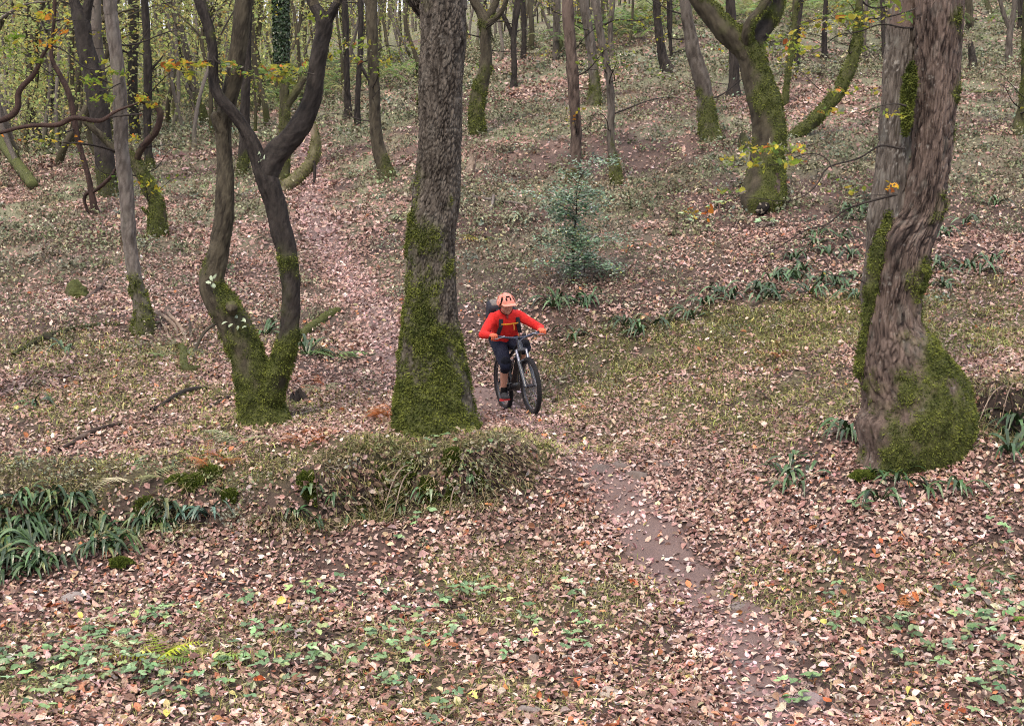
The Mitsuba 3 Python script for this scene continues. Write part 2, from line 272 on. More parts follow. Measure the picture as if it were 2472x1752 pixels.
def tube(pts, rad, sides=14, step=0.1, seed=0, lump=0.12, crack=0.0, cell=0.03, lobes=0.0, tip=True, bark='oak', moss=None, lichen=0.0, squash=1.0, grain=0.33, base_smooth=0):
    """A limb: (vertices, triangles, colours, normals, moss amount). moss: (height fully mossy, height it ends, side the moss favours, strength)."""
    p, r, u = resample(pts, rad, step)
    t, a, b = frames(p)
    th = np.linspace(0, 2 * np.pi, sides, endpoint=False)
    ct, st = np.cos(th)[None, :, None], np.sin(th)[None, :, None]
    d = ct * a[:, None] + st * b[:, None] * squash
    q = np.stack(np.broadcast_arrays(np.cos(th)[None] * r[:, None], np.sin(th)[None] * r[:, None], u[:, None]), -1)
    R = r[:, None] * (1 + lump * 2 * (meshkit.fbm(q * [2.2, 2.2, 1.6] / max(float(np.median(r)) * 2.2, 0.06) * [1, 1, 0.7] + seed, 2, seed) - 0.5))
    if lobes:
        w = np.exp(-np.maximum(u - u[0] - 0.35, 0) / 0.28)[:, None]
        R = R * (1 + lobes * w * (0.6 * np.sin(5 * th + seed)[None] + 0.4 * np.sin(3 * th + 2 * seed)[None] + 0.25))
    deep = np.zeros_like(R)
    if crack:
        # furrowed plates: the cracks run where two cells meet
        qq = q / cell * [1, 1, grain]
        qq = qq + 0.3 * np.stack([meshkit.noise(qq * .6 + 40, seed + 1), meshkit.noise(qq * .6 + 80, seed + 2), meshkit.noise(qq * .6 + 120, seed + 3)], -1)
        flat = qq.reshape(-1, 3); sr = np.random.default_rng(seed)
        area = float(np.sum(2 * np.pi * r[:-1] * np.diff(u))) / cell ** 2 * grain
        sd_ = flat[sr.integers(0, len(flat), max(8, int(area * 1.1)))]
        dd_ = cKDTree(sd_).query(flat, 2)[0].reshape(*R.shape, 2)
        deep = 1 - sstep(0.02, 0.42, dd_[..., 1] - dd_[..., 0])
        if base_smooth: deep = deep * (.15 + .85 * sstep(.5, base_smooth, u))[:, None]
        deep = deep * (.55 + .6 * meshkit.noise(qq * .45, seed + 7))
        R = R - crack * deep + crack * 0.5 * (meshkit.noise(qq * [2.2, 2.2, 2.2], seed + 8) - 0.5)
    v = p[:, None] + d * R[..., None]
    n = norm(d)
    c1, c2 = BARK[bark]
    tone = .5 * meshkit.fbm(q * [9, 9, 2.2] + seed, 3, seed + 2) + .5 * (.5 + 1.5 * (meshkit.fbm(q * [34, 34, 6] + seed, 2, seed + 3) - .5))
    col = lerp(c1, c2, np.clip(2.4 * (tone - 0.5) + 0.35 + 0.55 * deep, -.25, 1.2))
    if lichen:
        l = sstep(0.55, 0.72, meshkit.fbm(q * [11, 11, 5] + 31, 4, seed + 4))
        col = lerp(col, (0.20, 0.20, 0.175), l * lichen)
        spots = sstep(0.66, 0.74, meshkit.fbm(q * [30, 30, 24], 3, seed + 6)) * sstep(.45, .6, meshkit.noise(q * [6, 6, 4], seed + 7)) * (0.1 + .7 * lichen)
        col = lerp(col, (0.42, 0.42, 0.38), np.clip(spots, 0, 1))
    mm = np.zeros_like(R)
    if moss:
        h0, h1, side, strength, sw = (*moss, .24)[:5]
        gz = v[..., 2] - ground(v[:, :, 0].mean(1), v[:, :, 1].mean(1))[:, None]
        patch = meshkit.fbm(v * [4.2, 4.2, 2.6] + seed, 4, seed + 11)
        side = norm(np.asarray(side, float))
        bias = np.clip((h1 - gz) / max(h1 - h0, .05), -.6, 1.25)
        mm = strength * sstep(.18, .80, .62 * bias + 2.1 * (patch - .5) + sw * (n @ side) + .35 * np.maximum(n[..., 2], 0) * (gz < 2.2 * h1))
        col = lerp(col, 0, 0 * mm) * (1 - mm[..., None] * 0.93) + lerp(*MOSS_UNDER, meshkit.fbm(v * [9, 9, 6], 3, seed + 3)) * (mm[..., None] * 0.93)
        v = v + n * (mm * (0.010 + 0.075 * (meshkit.fbm(v * [9, 9, 6], 3, seed + 8) - 0.38)))[..., None] * min(1.0, float(np.median(r)) / 0.12)
    m, k = R.shape
    i, j = np.meshgrid(np.arange(m - 1), np.arange(k), indexing='ij')
    f = np.stack([i * k + j, i * k + (j + 1) % k, (i + 1) * k + (j + 1) % k, (i + 1) * k + j], -1).reshape(-1, 4)
    f = np.vstack([f[:, [0, 1, 2]], f[:, [0, 2, 3]]])
    V, col = v.reshape(-1, 3), col.reshape(-1, 3)
    if tip:
        V = np.vstack([V, p[-1] + t[-1] * r[-1] * 0.5]); col = np.vstack([col, col[-1]])
        j = np.arange(k); f = np.vstack([f, np.stack([(m - 1) * k + j, (m - 1) * k + (j + 1) % k, np.full(k, m * k)], 1)])
    return V, f, np.clip(col, 0.004, 1), n.reshape(-1, 3), mm.ravel()

def fuzz(parent, tubes, count, size, seed, dark=1.0):
    """Moss as real tufts: small leaflets standing on the mossy part of the bark."""
    rng = np.random.default_rng(seed)
    V = np.vstack([t[0][:len(t[3])] for t in tubes]); N = np.vstack([t[3] for t in tubes]); M = np.concatenate([t[4] for t in tubes])
    ok = np.nonzero(M > 0.25)[0]
    if len(ok) < 5: return
    i = rng.choice(ok, count, p=M[ok] ** 1.6 / (M[ok] ** 1.6).sum())
    p = V[i] + rng.normal(0, 1, (count, 3)) * 0.012
    up = norm(N[i] + rng.normal(0, 0.55, (count, 3)) + [0, 0, -0.25])
    s = norm(np.cross(up, rng.normal(0, 1, (count, 3))))
    L = size * rng.uniform(0.6, 1.5, count)[:, None]; w = L * 0.34
    v = np.stack([p - s * w - up * 0.004, p + s * w - up * 0.004, p + up * L], 1).reshape(-1, 3)
    c = lerp(MOSS[0], MOSS[1], np.clip(rng.normal(0.5, 0.16, count) + 2.4 * (meshkit.fbm(p * [9, 9, 6], 3, seed) - .5), 0, 1.15)) * dark
    key = obj('moss', (v, np.arange(3 * count).reshape(-1, 3)), 'm_rough', parent, np.repeat(np.clip(c, .004, 1), 3, 0))
    tag(key, kind='stuff')

# leaf outlines: unit length along x, y across, the third number how far the fold lifts it
LEAF2 = (np.array([(.5, 0, 0), (0, .30, 1), (-.5, 0, 0), (0, -.30, 1)]), [(0, 1, 2), (0, 2, 3)])
LEAF4 = (np.array([(.5, 0, 0), (.14, .29, 1), (-.24, .24, 1), (-.5, 0, 0), (-.24, -.24, 1), (.14, -.29, 1)]), [(0, 1, 2), (0, 2, 3), (0, 3, 4), (0, 4, 5)])
LEAF8 = (np.array([(.5, 0, 0), (.2, .25, 1), (-.15, .28, 1.1), (-.4, .13, .5), (-.52, 0, 0), (-.4, -.13, .5), (-.15, -.28, 1.1), (.2, -.25, 1), (.2, 0, 0), (-.2, 0, 0)]),
         [(0, 1, 8), (1, 2, 9), (1, 9, 8), (2, 3, 9), (3, 4, 9), (4, 5, 9), (5, 6, 9), (6, 7, 8), (6, 8, 9), (7, 0, 8)])
_o = [(.5, .0), (.44, .10), (.33, .12), (.28, .27), (.17, .14), (.08, .30), (-.03, .15), (-.12, .24), (-.22, .10), (-.36, .08), (-.62, .015)]
_o = _o + [(x, -y) for x, y in _o[::-1]][:-1]
OAK = (np.array([(x, y, abs(y) * 3) for x, y in _o] + [(.2, 0, 0), (-.15, 0, 0)]), [(i, (i + 1) % len(_o), len(_o) + (0 if _o[i][0] > .02 else 1)) for i in range(len(_o))] + [])

def leaves(p, n, size, col, tmpl=LEAF4, seed=0, tilt=0.4, fold=(0.02, 0.2), bend=0.2, heading=None, jit=0.12):
    """Many leaves as (vertices, triangles, colours): at points p, lying square to n within a random tilt."""
    rng = np.random.default_rng(seed)
    m, k = len(p), len(tmpl[0])
    n = norm(np.broadcast_to(n, p.shape) + rng.normal(0, tilt, p.shape))
    h = rng.normal(0, 1, p.shape) if heading is None else heading
    x = norm(h - n * (h * n).sum(1, keepdims=True)); y = np.cross(n, x)
    fo = (rng.uniform(*fold, m) * rng.choice([-1, 1], m, p=[.35, .65]))[:, None]; be = rng.normal(0, bend, m)[:, None]; asp = rng.uniform(0.75, 1.25, m)[:, None]
    u = tmpl[0]
    z = u[None, :, 2] * fo + be * (u[None, :, 0] ** 2 * 2 - 0.25)
    s = np.broadcast_to(size, (m,))[:, None, None]
    v = p[:, None] + s * (u[None, :, 0, None] * x[:, None] + (u[None, :, 1] * asp)[..., None] * y[:, None] + z[..., None] * n[:, None])
    c = np.repeat(np.asarray(col)[:, None], k, 1) * rng.uniform(1 - jit, 1 + jit, (m, k, 1))
    f = (np.asarray(tmpl[1])[None] + (np.arange(m) * k)[:, None, None]).reshape(-1, 3)
    return v.reshape(-1, 3), f, c.reshape(-1, 3)

def pick(rng, n, palette, weights):
    w = np.resize(np.asarray(weights, float), len(palette))
    base = np.asarray(palette)[rng.choice(len(palette), n, p=w / w.sum())]
    return base * rng.lognormal(0, 0.22, (n, 1)) * rng.lognormal(0, 0.06, (n, 3))

GREENS = ([(.14, .21, .030), (.22, .26, .035), (.09, .15, .03), (.32, .28, .035), (.30, .14, .03), (.12, .19, .07)], [5, 4, 4, 1.6, .7, 2])

def crown(parent, centres, radius, count, size, seed, pal=GREENS, tmpl=LEAF2, name='crown', bsdf='m_leaf', flat=0.6):
    rng = np.random.default_rng(seed)
    cs = np.asarray(centres, float)
    g = rng.normal(0, 1, (count, 3)); g = norm(g) * rng.uniform(0, 1, (count, 1)) ** 0.45
    k = rng.integers(0, len(cs), count)
    # clumps: leaves gather round a few twig ends inside each mass
    sub = norm(rng.normal(0, 1, (len(cs), 9, 3))) * rng.uniform(0.25, 1, (len(cs), 9, 1))
    p = cs[k] + (sub[k, rng.integers(0, 9, count)] * 0.75 + g * 0.42) * np.array([1, 1, flat]) * np.broadcast_to(radius, (len(cs),))[k][:, None]
    v, f, c = leaves(p, np.array([0, 0, 1.0]), size * rng.uniform(.7, 1.3, count), pick(rng, count, *pal), tmpl, seed, 0.8)
    key = obj(name, (v, f), bsdf, parent, np.clip(c, .004, .9))
    tag(key, kind='stuff')
    return key

def trace(rows, Y0):
    """Pixels along a trunk (tile, x, y, width[, metres nearer or farther]) -> points and radii at the tree's distance."""
    pts, rad = [], []
    for r in rows:
        px, py = Q(*r[:3])
        p, m = at(px, py, Y0 + (r[4] if len(r) > 4 else 0))
        pts.append(p); rad.append(r[3] * 0.35966 * m / 2)
    return np.array(pts), np.array(rad)

def grow_up(pts, rad, rise, seed, lean=0.12):
    """Carries a trunk on above the frame."""
    rng = np.random.default_rng(seed)
    d = norm(pts[-1] - pts[-2]); p, r = pts[-1], rad[-1]
    for i in range(4):
        d = norm(d * 0.75 + np.array([rng.normal(0, lean), rng.normal(0, lean), 0.45]))
        p = p + d * rise / 4; r = r * 0.82
        pts = np.vstack([pts, p]); rad = np.append(rad, r)
    return pts, rad

def tree(name, label, stems, cat='tree', bark='oak', moss=None, rise=6.0, crown_n=900, sides=18, step=0.09, seed=1, crack=0.006, cell=0.05, lobes=0.15, lichen=0.0, fuzz_n=0, fuzz_size=0.022, group=None, Y=None, barks=None, top=True, base_dy=0.0, limbs=3, grain=0.33, base_smooth=0, twigs=0):
    """stems: lists of rows for trace(); the first starts on the ground. Later stems are limbs."""
    key = thing(name, label, cat, group)
    rng = np.random.default_rng(seed)
    px, py = Q(*stems[0][0][:3])
    h = hit(px, py)
    r0 = stems[0][0][3] * 0.35966 * at(px, py, h[1])[1] / 2
    Y0 = (h[1] if Y is None else Y) + 0.55 * r0 + base_dy
    tubes, ends = [], []
    for i, rows in enumerate(stems):
        pts, rad = trace(rows, Y0)
        if i == 0:
            pts = np.vstack([pts[0] - [0, 0, 0.45], pts]); rad = np.r_[rad[0] * 1.12, rad]
        if i: pts = np.vstack([pts[0] - (pts[1] - pts[0]) * .35, pts]); rad = np.r_[rad[0] * .5, rad]
        out = rows[-1][0] <= 3 and rows[-1][2] < 60 and top
        if out and rise:
            full = grow_up(pts, rad, rise, seed + i)
            ends.append((full[0][-1], full[0][-3]))
            # the part above the frame needs no fine bark
            tb = tube(full[0][len(pts) - 2:], full[1][len(pts) - 2:] * .97, max(9, int(sides * .35)) if step > .02 else 28, .2 if step > .02 else .12, seed, bark=bark)
            obj('limb', (tb[0], tb[1]), 'm_bark', key, tb[2], True)
        b = (barks or {}).get(i, bark)
        sd = max(8, int(sides * (1 if i == 0 else 0.75)))
        tb = tube(pts, rad, sd, step * (1 if i == 0 or sides < 100 else 1.35), seed + 7 * i, crack=crack, cell=cell, lobes=lobes if i == 0 else 0, bark=b, moss=moss, lichen=lichen * (1 if i or sides < 100 else .4), grain=grain, base_smooth=base_smooth)
        tubes.append(tb)
        obj('trunk' if i == 0 else 'limb', (tb[0], tb[1]), 'm_bark', key, tb[2], True)
        if i == 0:
            for w in range(twigs):
                u = rng.uniform(.4, 1.0) * (len(pts) - 1); k0 = min(int(u), len(pts) - 2)
                p0 = pts[k0] + (pts[k0 + 1] - pts[k0]) * (u - k0); a = rng.uniform(0, 6.28); L = rng.uniform(.5, 1.7)
                d = np.array([math.cos(a), math.sin(a), rng.uniform(-.1, .6)])
                q = [p0, p0 + d * L * .4 + rng.normal(0, .05, 3), p0 + d * L * .75 + rng.normal(0, .08, 3) + [0, 0, .06], p0 + d * L + rng.normal(0, .1, 3)]
                tw = tube(q, np.array([.018, .012, .008, .003]) * rng.uniform(.7, 1.4), 5, .15, w, bark='dark')
                obj('twig', (tw[0], tw[1]), 'm_bark', key, tw[2], True)
                if w % 2 == 0:
                    m = int(rng.integers(14, 34))
                    lp = q[2] + (q[3] - q[1]) * rng.uniform(-.6, .9, (m, 1)) + rng.normal(0, .16, (m, 3)) * [1, 1, .35]
                    v, f, c = leaves(lp, np.array([0, 0, 1.0]), .085 * rng.uniform(.7, 1.3, m), pick(rng, m, *SPRAY['yellow' if w % 4 else 'green']), LEAF4, seed + w, .5)
                    tag(obj('twig_leaves', (v, f), 'm_leaf', key, np.clip(c, .004, .9)), kind='stuff')
    if fuzz_n: fuzz(key, tubes, fuzz_n, fuzz_size, seed + 50)
    if ends and crown_n:
        cs = []
        for e, e0 in ends:
            for _ in range(limbs):
                a = rng.uniform(0, 6.28)
                d = np.array([math.cos(a), math.sin(a), rng.uniform(0.1, 0.8)])
                q0 = e0 + (e - e0) * rng.uniform(0, 1); L = rng.uniform(1.6, 3.2)
                q1, q2 = q0 + d * L * 0.5 + [0, 0, .25], q0 + d * L
                tb = tube([q0, q1, q2], [0.05, 0.035, 0.012], 7, 0.3, seed, crack=0, bark=bark)
                obj('limb', (tb[0], tb[1]), 'm_bark', key, tb[2], True)
                cs += [q1, q2]
        crown(key, cs, 1.3, crown_n, 0.11, seed + 3)
    return key, Y0

def twig(parent, pts, r0=0.012, r1=0.004, bark='dark', name='branch', seed=1):
    pts = np.asarray(pts); rad = np.linspace(r0, r1, len(pts))
    tb = tube(pts, rad, 6, 0.06, seed, lump=.1, bark=bark)
    return obj(name, (tb[0], tb[1]), 'm_bark', parent, tb[2], True)

SPRAY = dict(yellow=([(.30, .31, .04), (.42, .36, .05), (.20, .25, .04), (.45, .20, .04), (.25, .09, .03)], [5, 3, 3, 1, .5]),
             green=([(.16, .24, .04), (.24, .29, .05), (.11, .18, .04), (.34, .32, .05)], [5, 4, 3, 1.5]),
             mixed=([(.20, .27, .05), (.30, .32, .06), (.42, .36, .06), (.40, .16, .05), (.34, .36, .26), (.13, .20, .06)], [5, 4, 3, 1.2, 1.5, 3]),
             rust=([(.42, .17, .03), (.50, .33, .05), (.30, .10, .03), (.30, .30, .05)], [4, 3, 2, 2]))

def spray(branch, box, Y, count, size, pal, seed, depth=0.5):
    """Single leaves on a branch: (tile, x0, y0, x1, y1) is the region they fill, Y the distance. Each leaf is a piece of the branch."""
    rng = np.random.default_rng(seed)
    tile, x0, y0, x1, y1 = box
    cols = pick(rng, count, *SPRAY[pal])
    count, size = int(count * 2.2), size * .92
    cols = pick(rng, count, *SPRAY[pal])
    for i in range(count):
        u, w = rng.uniform(0, 1), np.clip(rng.normal(.5, .25), 0, 1)
        px, py = Q(tile, x0 + (x1 - x0) * u, y0 + (y1 - y0) * w)
        p, m = at(px, py, Y + rng.uniform(-depth, depth))
        v, f, c = leaves(p[None], np.array([0, -.35, 1.0]), size * rng.uniform(.7, 1.25), cols[i][None], OAK if i % 2 else LEAF8, seed * 100 + i, 0.55)
        obj('leaf', (v, f), 'm_leaf', branch, np.clip(c, .004, .9))
# ------------------------------------------------------------------ the trees one can tell apart, traced from base to top
# the big mossy oak beside the rider
key_oak, Y_oak = tree('oak_tree', 'large straight oak trunk with thickly mossed flared foot beside the cyclist', [
    [(5, 650, 1265, 620), (5, 640, 1180, 560), (5, 628, 1060, 510), (5, 615, 900, 455), (5, 610, 760, 420), (5, 605, 600, 388), (5, 600, 420, 352), (5, 602, 250, 338), (5, 608, 60, 330),
     (2, 622, 1500, 325), (2, 640, 1280, 318), (2, 655, 1050, 306), (2, 668, 800, 303), (2, 676, 560, 306), (2, 680, 300, 308), (2, 684, 60, 318), (2, 690, -120, 330)],
    [(2, 620, 160, 90, .2), (2, 530, 70, 85, .15), (2, 470, -10, 75, .05), (2, 420, -90, 60)]],
    bark='oak', moss=(.75, 2.5, (-.6, -.4, 0), 1.0), sides=210, step=0.013, crack=0.020, cell=0.030, grain=.36, lobes=0.10, seed=3, rise=6, fuzz_n=52000, fuzz_size=0.021, lichen=0.35, crown_n=700)
# the double trunk at the right: brown furrowed stem fused with a paler lichened one
key_twin, Y_twin = tree('oak_tree', 'biggest trunk at right, brown furrowed stem fused with a pale one over mossy buttress', [
    [(6, 1500, 1500, 670), (6, 1528, 1400, 735), (6, 1550, 1250, 770), (6, 1538, 1050, 700), (6, 1480, 880, 590), (6, 1440, 720, 500), (6, 1410, 560, 395), (6, 1415, 380, 372), (6, 1440, 200, 385), (6, 1475, 20, 380),
     (3, 1585, 1450, 310), (3, 1625, 1300, 300), (3, 1655, 1100, 275), (3, 1680, 850, 272), (3, 1700, 600, 285), (3, 1712, 350, 300), (3, 1722, 100, 318), (3, 1728, -100, 325)],
    [(6, 1380, 900, 330, .12), (6, 1330, 500, 260, .12), (6, 1345, 150, 250, .12), (3, 1390, 1500, 290, .12), (3, 1410, 1250, 270, .14), (3, 1430, 1000, 255, .16), (3, 1445, 750, 245, .2), (3, 1462, 450, 225, .25), (3, 1475, 200, 205, .3), (3, 1482, -80, 200, .35)]],
    bark='brown', barks={1: 'grey'}, moss=(0.1, 1.5, (.8, -.42, 0), 1.0, .62), base_smooth=2.0, sides=220, step=0.013, crack=0.022, cell=0.031, grain=.16, lobes=0.05, seed=11, rise=6, fuzz_n=34000, fuzz_size=0.02, lichen=0.55, crown_n=700)
# a mossy ridge up the seam of the two stems, and one on the left flank
for rows, nm in (([(3, 1495, 900, 10, -.16), (3, 1502, 820, 44, -.19), (3, 1512, 650, 58, -.19), (3, 1530, 520, 46, -.19), (3, 1540, 420, 8, -.16)], 'burr'), ([(6, 1215, 960, 30, .05), (6, 1218, 820, 100, -.0), (6, 1248, 600, 84, -.05), (6, 1272, 300, 84, -.1), (6, 1325, 40, 84, -.12), (3, 1370, 1530, 60, -.1), (3, 1385, 1420, 10, -.06)], 'burr')):
    pt, rd = trace(rows, Y_twin)
    tb = tube(pt, rd, 18, 0.025, 5, lump=.3, bark='olive', moss=(4, 6, (0, -1, 0), 1.0))
    k_ = obj(nm, (tb[0], tb[1]), 'm_bark', key_twin, tb[2], True)
    fuzz(key_twin, [tb], 7000, 0.021, 77)
# the wishbone oak at the left
key_wish, Y_wish = tree('oak_tree', 'two-stemmed oak at left, mossy left stem kinked, dark right stem forked like a wishbone', [
    [(4, 1775, 1225, 330), (4, 1745, 1100, 265), (4, 1700, 900, 240), (4, 1640, 720, 215), (4, 1570, 560, 215), (4, 1490, 420, 200), (4, 1425, 300, 170), (4, 1445, 170, 150), (4, 1475, 20, 138),
     (1, 1490, 1560, 136), (1, 1510, 1300, 126), (1, 1505, 1050, 108), (1, 1500, 850, 112), (1, 1530, 680, 122), (1, 1568, 540, 120), (1, 1600, 330, 115), (1, 1625, 120, 115), (1, 1645, -60, 115)],
    [(4, 1800, 1080, 170, -.05), (4, 1850, 930, 150, -.12), (4, 1895, 800, 132, -.15), (4, 1935, 620, 122, -.15), (4, 1952, 420, 124, -.15), (4, 1945, 220, 126, -.15), (4, 1920, 40, 140, -.15),
     (1, 1890, 1560, 150, -.15), (1, 1850, 1380, 148, -.15), (1, 1800, 1220, 150, -.15), (1, 1735, 1060, 120, -.15), (1, 1690, 950, 100, -.18), (1, 1630, 850, 84, -.2), (1, 1540, 730, 80, -.25), (1, 1455, 620, 78, -.25), (1, 1432, 520, 68, -.25), (1, 1432, 400, 64, -.25), (1, 1410, 230, 72, -.25), (1, 1345, 20, 75, -.25), (1, 1310, -80, 75, -.25)],
    [(1, 1790, 1180, 150, -.15), (1, 1830, 1070, 165, -.12), (1, 1900, 985, 160, -.1), (1, 1990, 880, 150, -.1), (1, 2060, 760, 140, -.1), (1, 2105, 620, 122, -.1), (1, 2130, 450, 112, -.1), (1, 2155, 290, 116, -.1), (1, 2175, 170, 120, -.1), (1, 2110, 40, 75, -.1), (1, 2075, -60, 66, -.1)],
    [(1, 2165, 220, 90, -.1), (1, 2215, 110, 72, -.12), (1, 2262, 20, 58, -.14), (1, 2290, -70, 50, -.15)],
    [(1, 1500, 900, 90, -.03), (1, 1465, 820, 85, -.06), (1, 1438, 765, 66, -.08)],
    [(4, 1560, 470, 60, -.2), (4, 1555, 430, 80, -.3)]],
    bark='olive', barks={1: 'dark', 2: 'dark', 3: 'dark'}, moss=(0.9, 2.4, (.35, -.2, .8), .95), sides=52, step=0.03, crack=0.007, cell=0.03, lobes=0.12, seed=21, rise=6, fuzz_n=24000, fuzz_size=0.02, crown_n=700)
rng = np.random.default_rng(4)
for i, (bx, n) in enumerate((((4, 1335, 220, 1440, 360), 5), ((4, 1480, 490, 1640, 580), 7), ((1, 1700, 1010, 1790, 1090), 5))):
    for j in range(n):      # young ivy on the bark
        px, py = Q(bx[0], rng.uniform(bx[1], bx[3]), rng.uniform(bx[2], bx[4]))
        p, m = at(px, py, Y_wish - 0.24)
        v, f, c = leaves(p[None], np.array([-.2, -.8, .6]), 0.085, np.array([[.30, .38, .26]]), LEAF8, 900 + i * 20 + j, .4)
        obj('ivy_leaf', (v, f), 'm_fern', key_wish, c)
# forked mossy oak up the slope at the right
key_fork, Y_fork = tree('oak_tree', 'mossy forked oak on the right slope with a cavity at its foot', [
    [(3, 540, 1420, 250), (3, 540, 1330, 280), (3, 555, 1200, 250), (3, 570, 1030, 215), (3, 578, 880, 222), (3, 555, 740, 222), (3, 525, 620, 205), (3, 480, 470, 180), (3, 450, 350, 185), (3, 400, 300, 170), (3, 290, 215, 160), (3, 210, 120, 140), (3, 130, 30, 120), (3, 80, -60, 110)],
    [(3, 440, 370, 150), (3, 480, 270, 150), (3, 540, 190, 130), (3, 590, 120, 118), (3, 620, 40, 108), (3, 645, -60, 100)],
    [(3, 430, 290, 80, -.15), (3, 440, 180, 70, -.3), (3, 500, 90, 60, -.3), (3, 560, 10, 55, -.3), (3, 590, -60, 50, -.3)]],
    bark='olive', barks={1: 'dark'}, moss=(1.0, 6.5, (.75, -.1, .6), .95, .6), sides=44, step=0.045, crack=0.007, cell=0.035, lobes=0.12, seed=31, fuzz_n=15000, fuzz_size=0.028, crown_n=900)
tb = tube(*[np.asarray(x) for x in trace([(3, 600, 1400, 70, -.18), (3, 596, 1330, 140, -.16), (3, 596, 1200, 130, -.14), (3, 605, 1090, 40, -.1)], Y_fork)], 26, .03, 3, bark='brown', lump=.25, crack=.012, cell=.05)
obj('bare_wood', (tb[0], tb[1]), 'm_bark', key_fork, tb[2], True)
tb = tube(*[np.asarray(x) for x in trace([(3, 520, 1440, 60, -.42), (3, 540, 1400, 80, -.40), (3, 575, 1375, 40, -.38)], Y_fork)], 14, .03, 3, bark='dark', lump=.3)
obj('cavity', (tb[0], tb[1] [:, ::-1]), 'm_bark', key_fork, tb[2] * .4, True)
M = lambda h0, h1, s=.9, side=(.2, -.3, .6): (h0, h1, side, s)
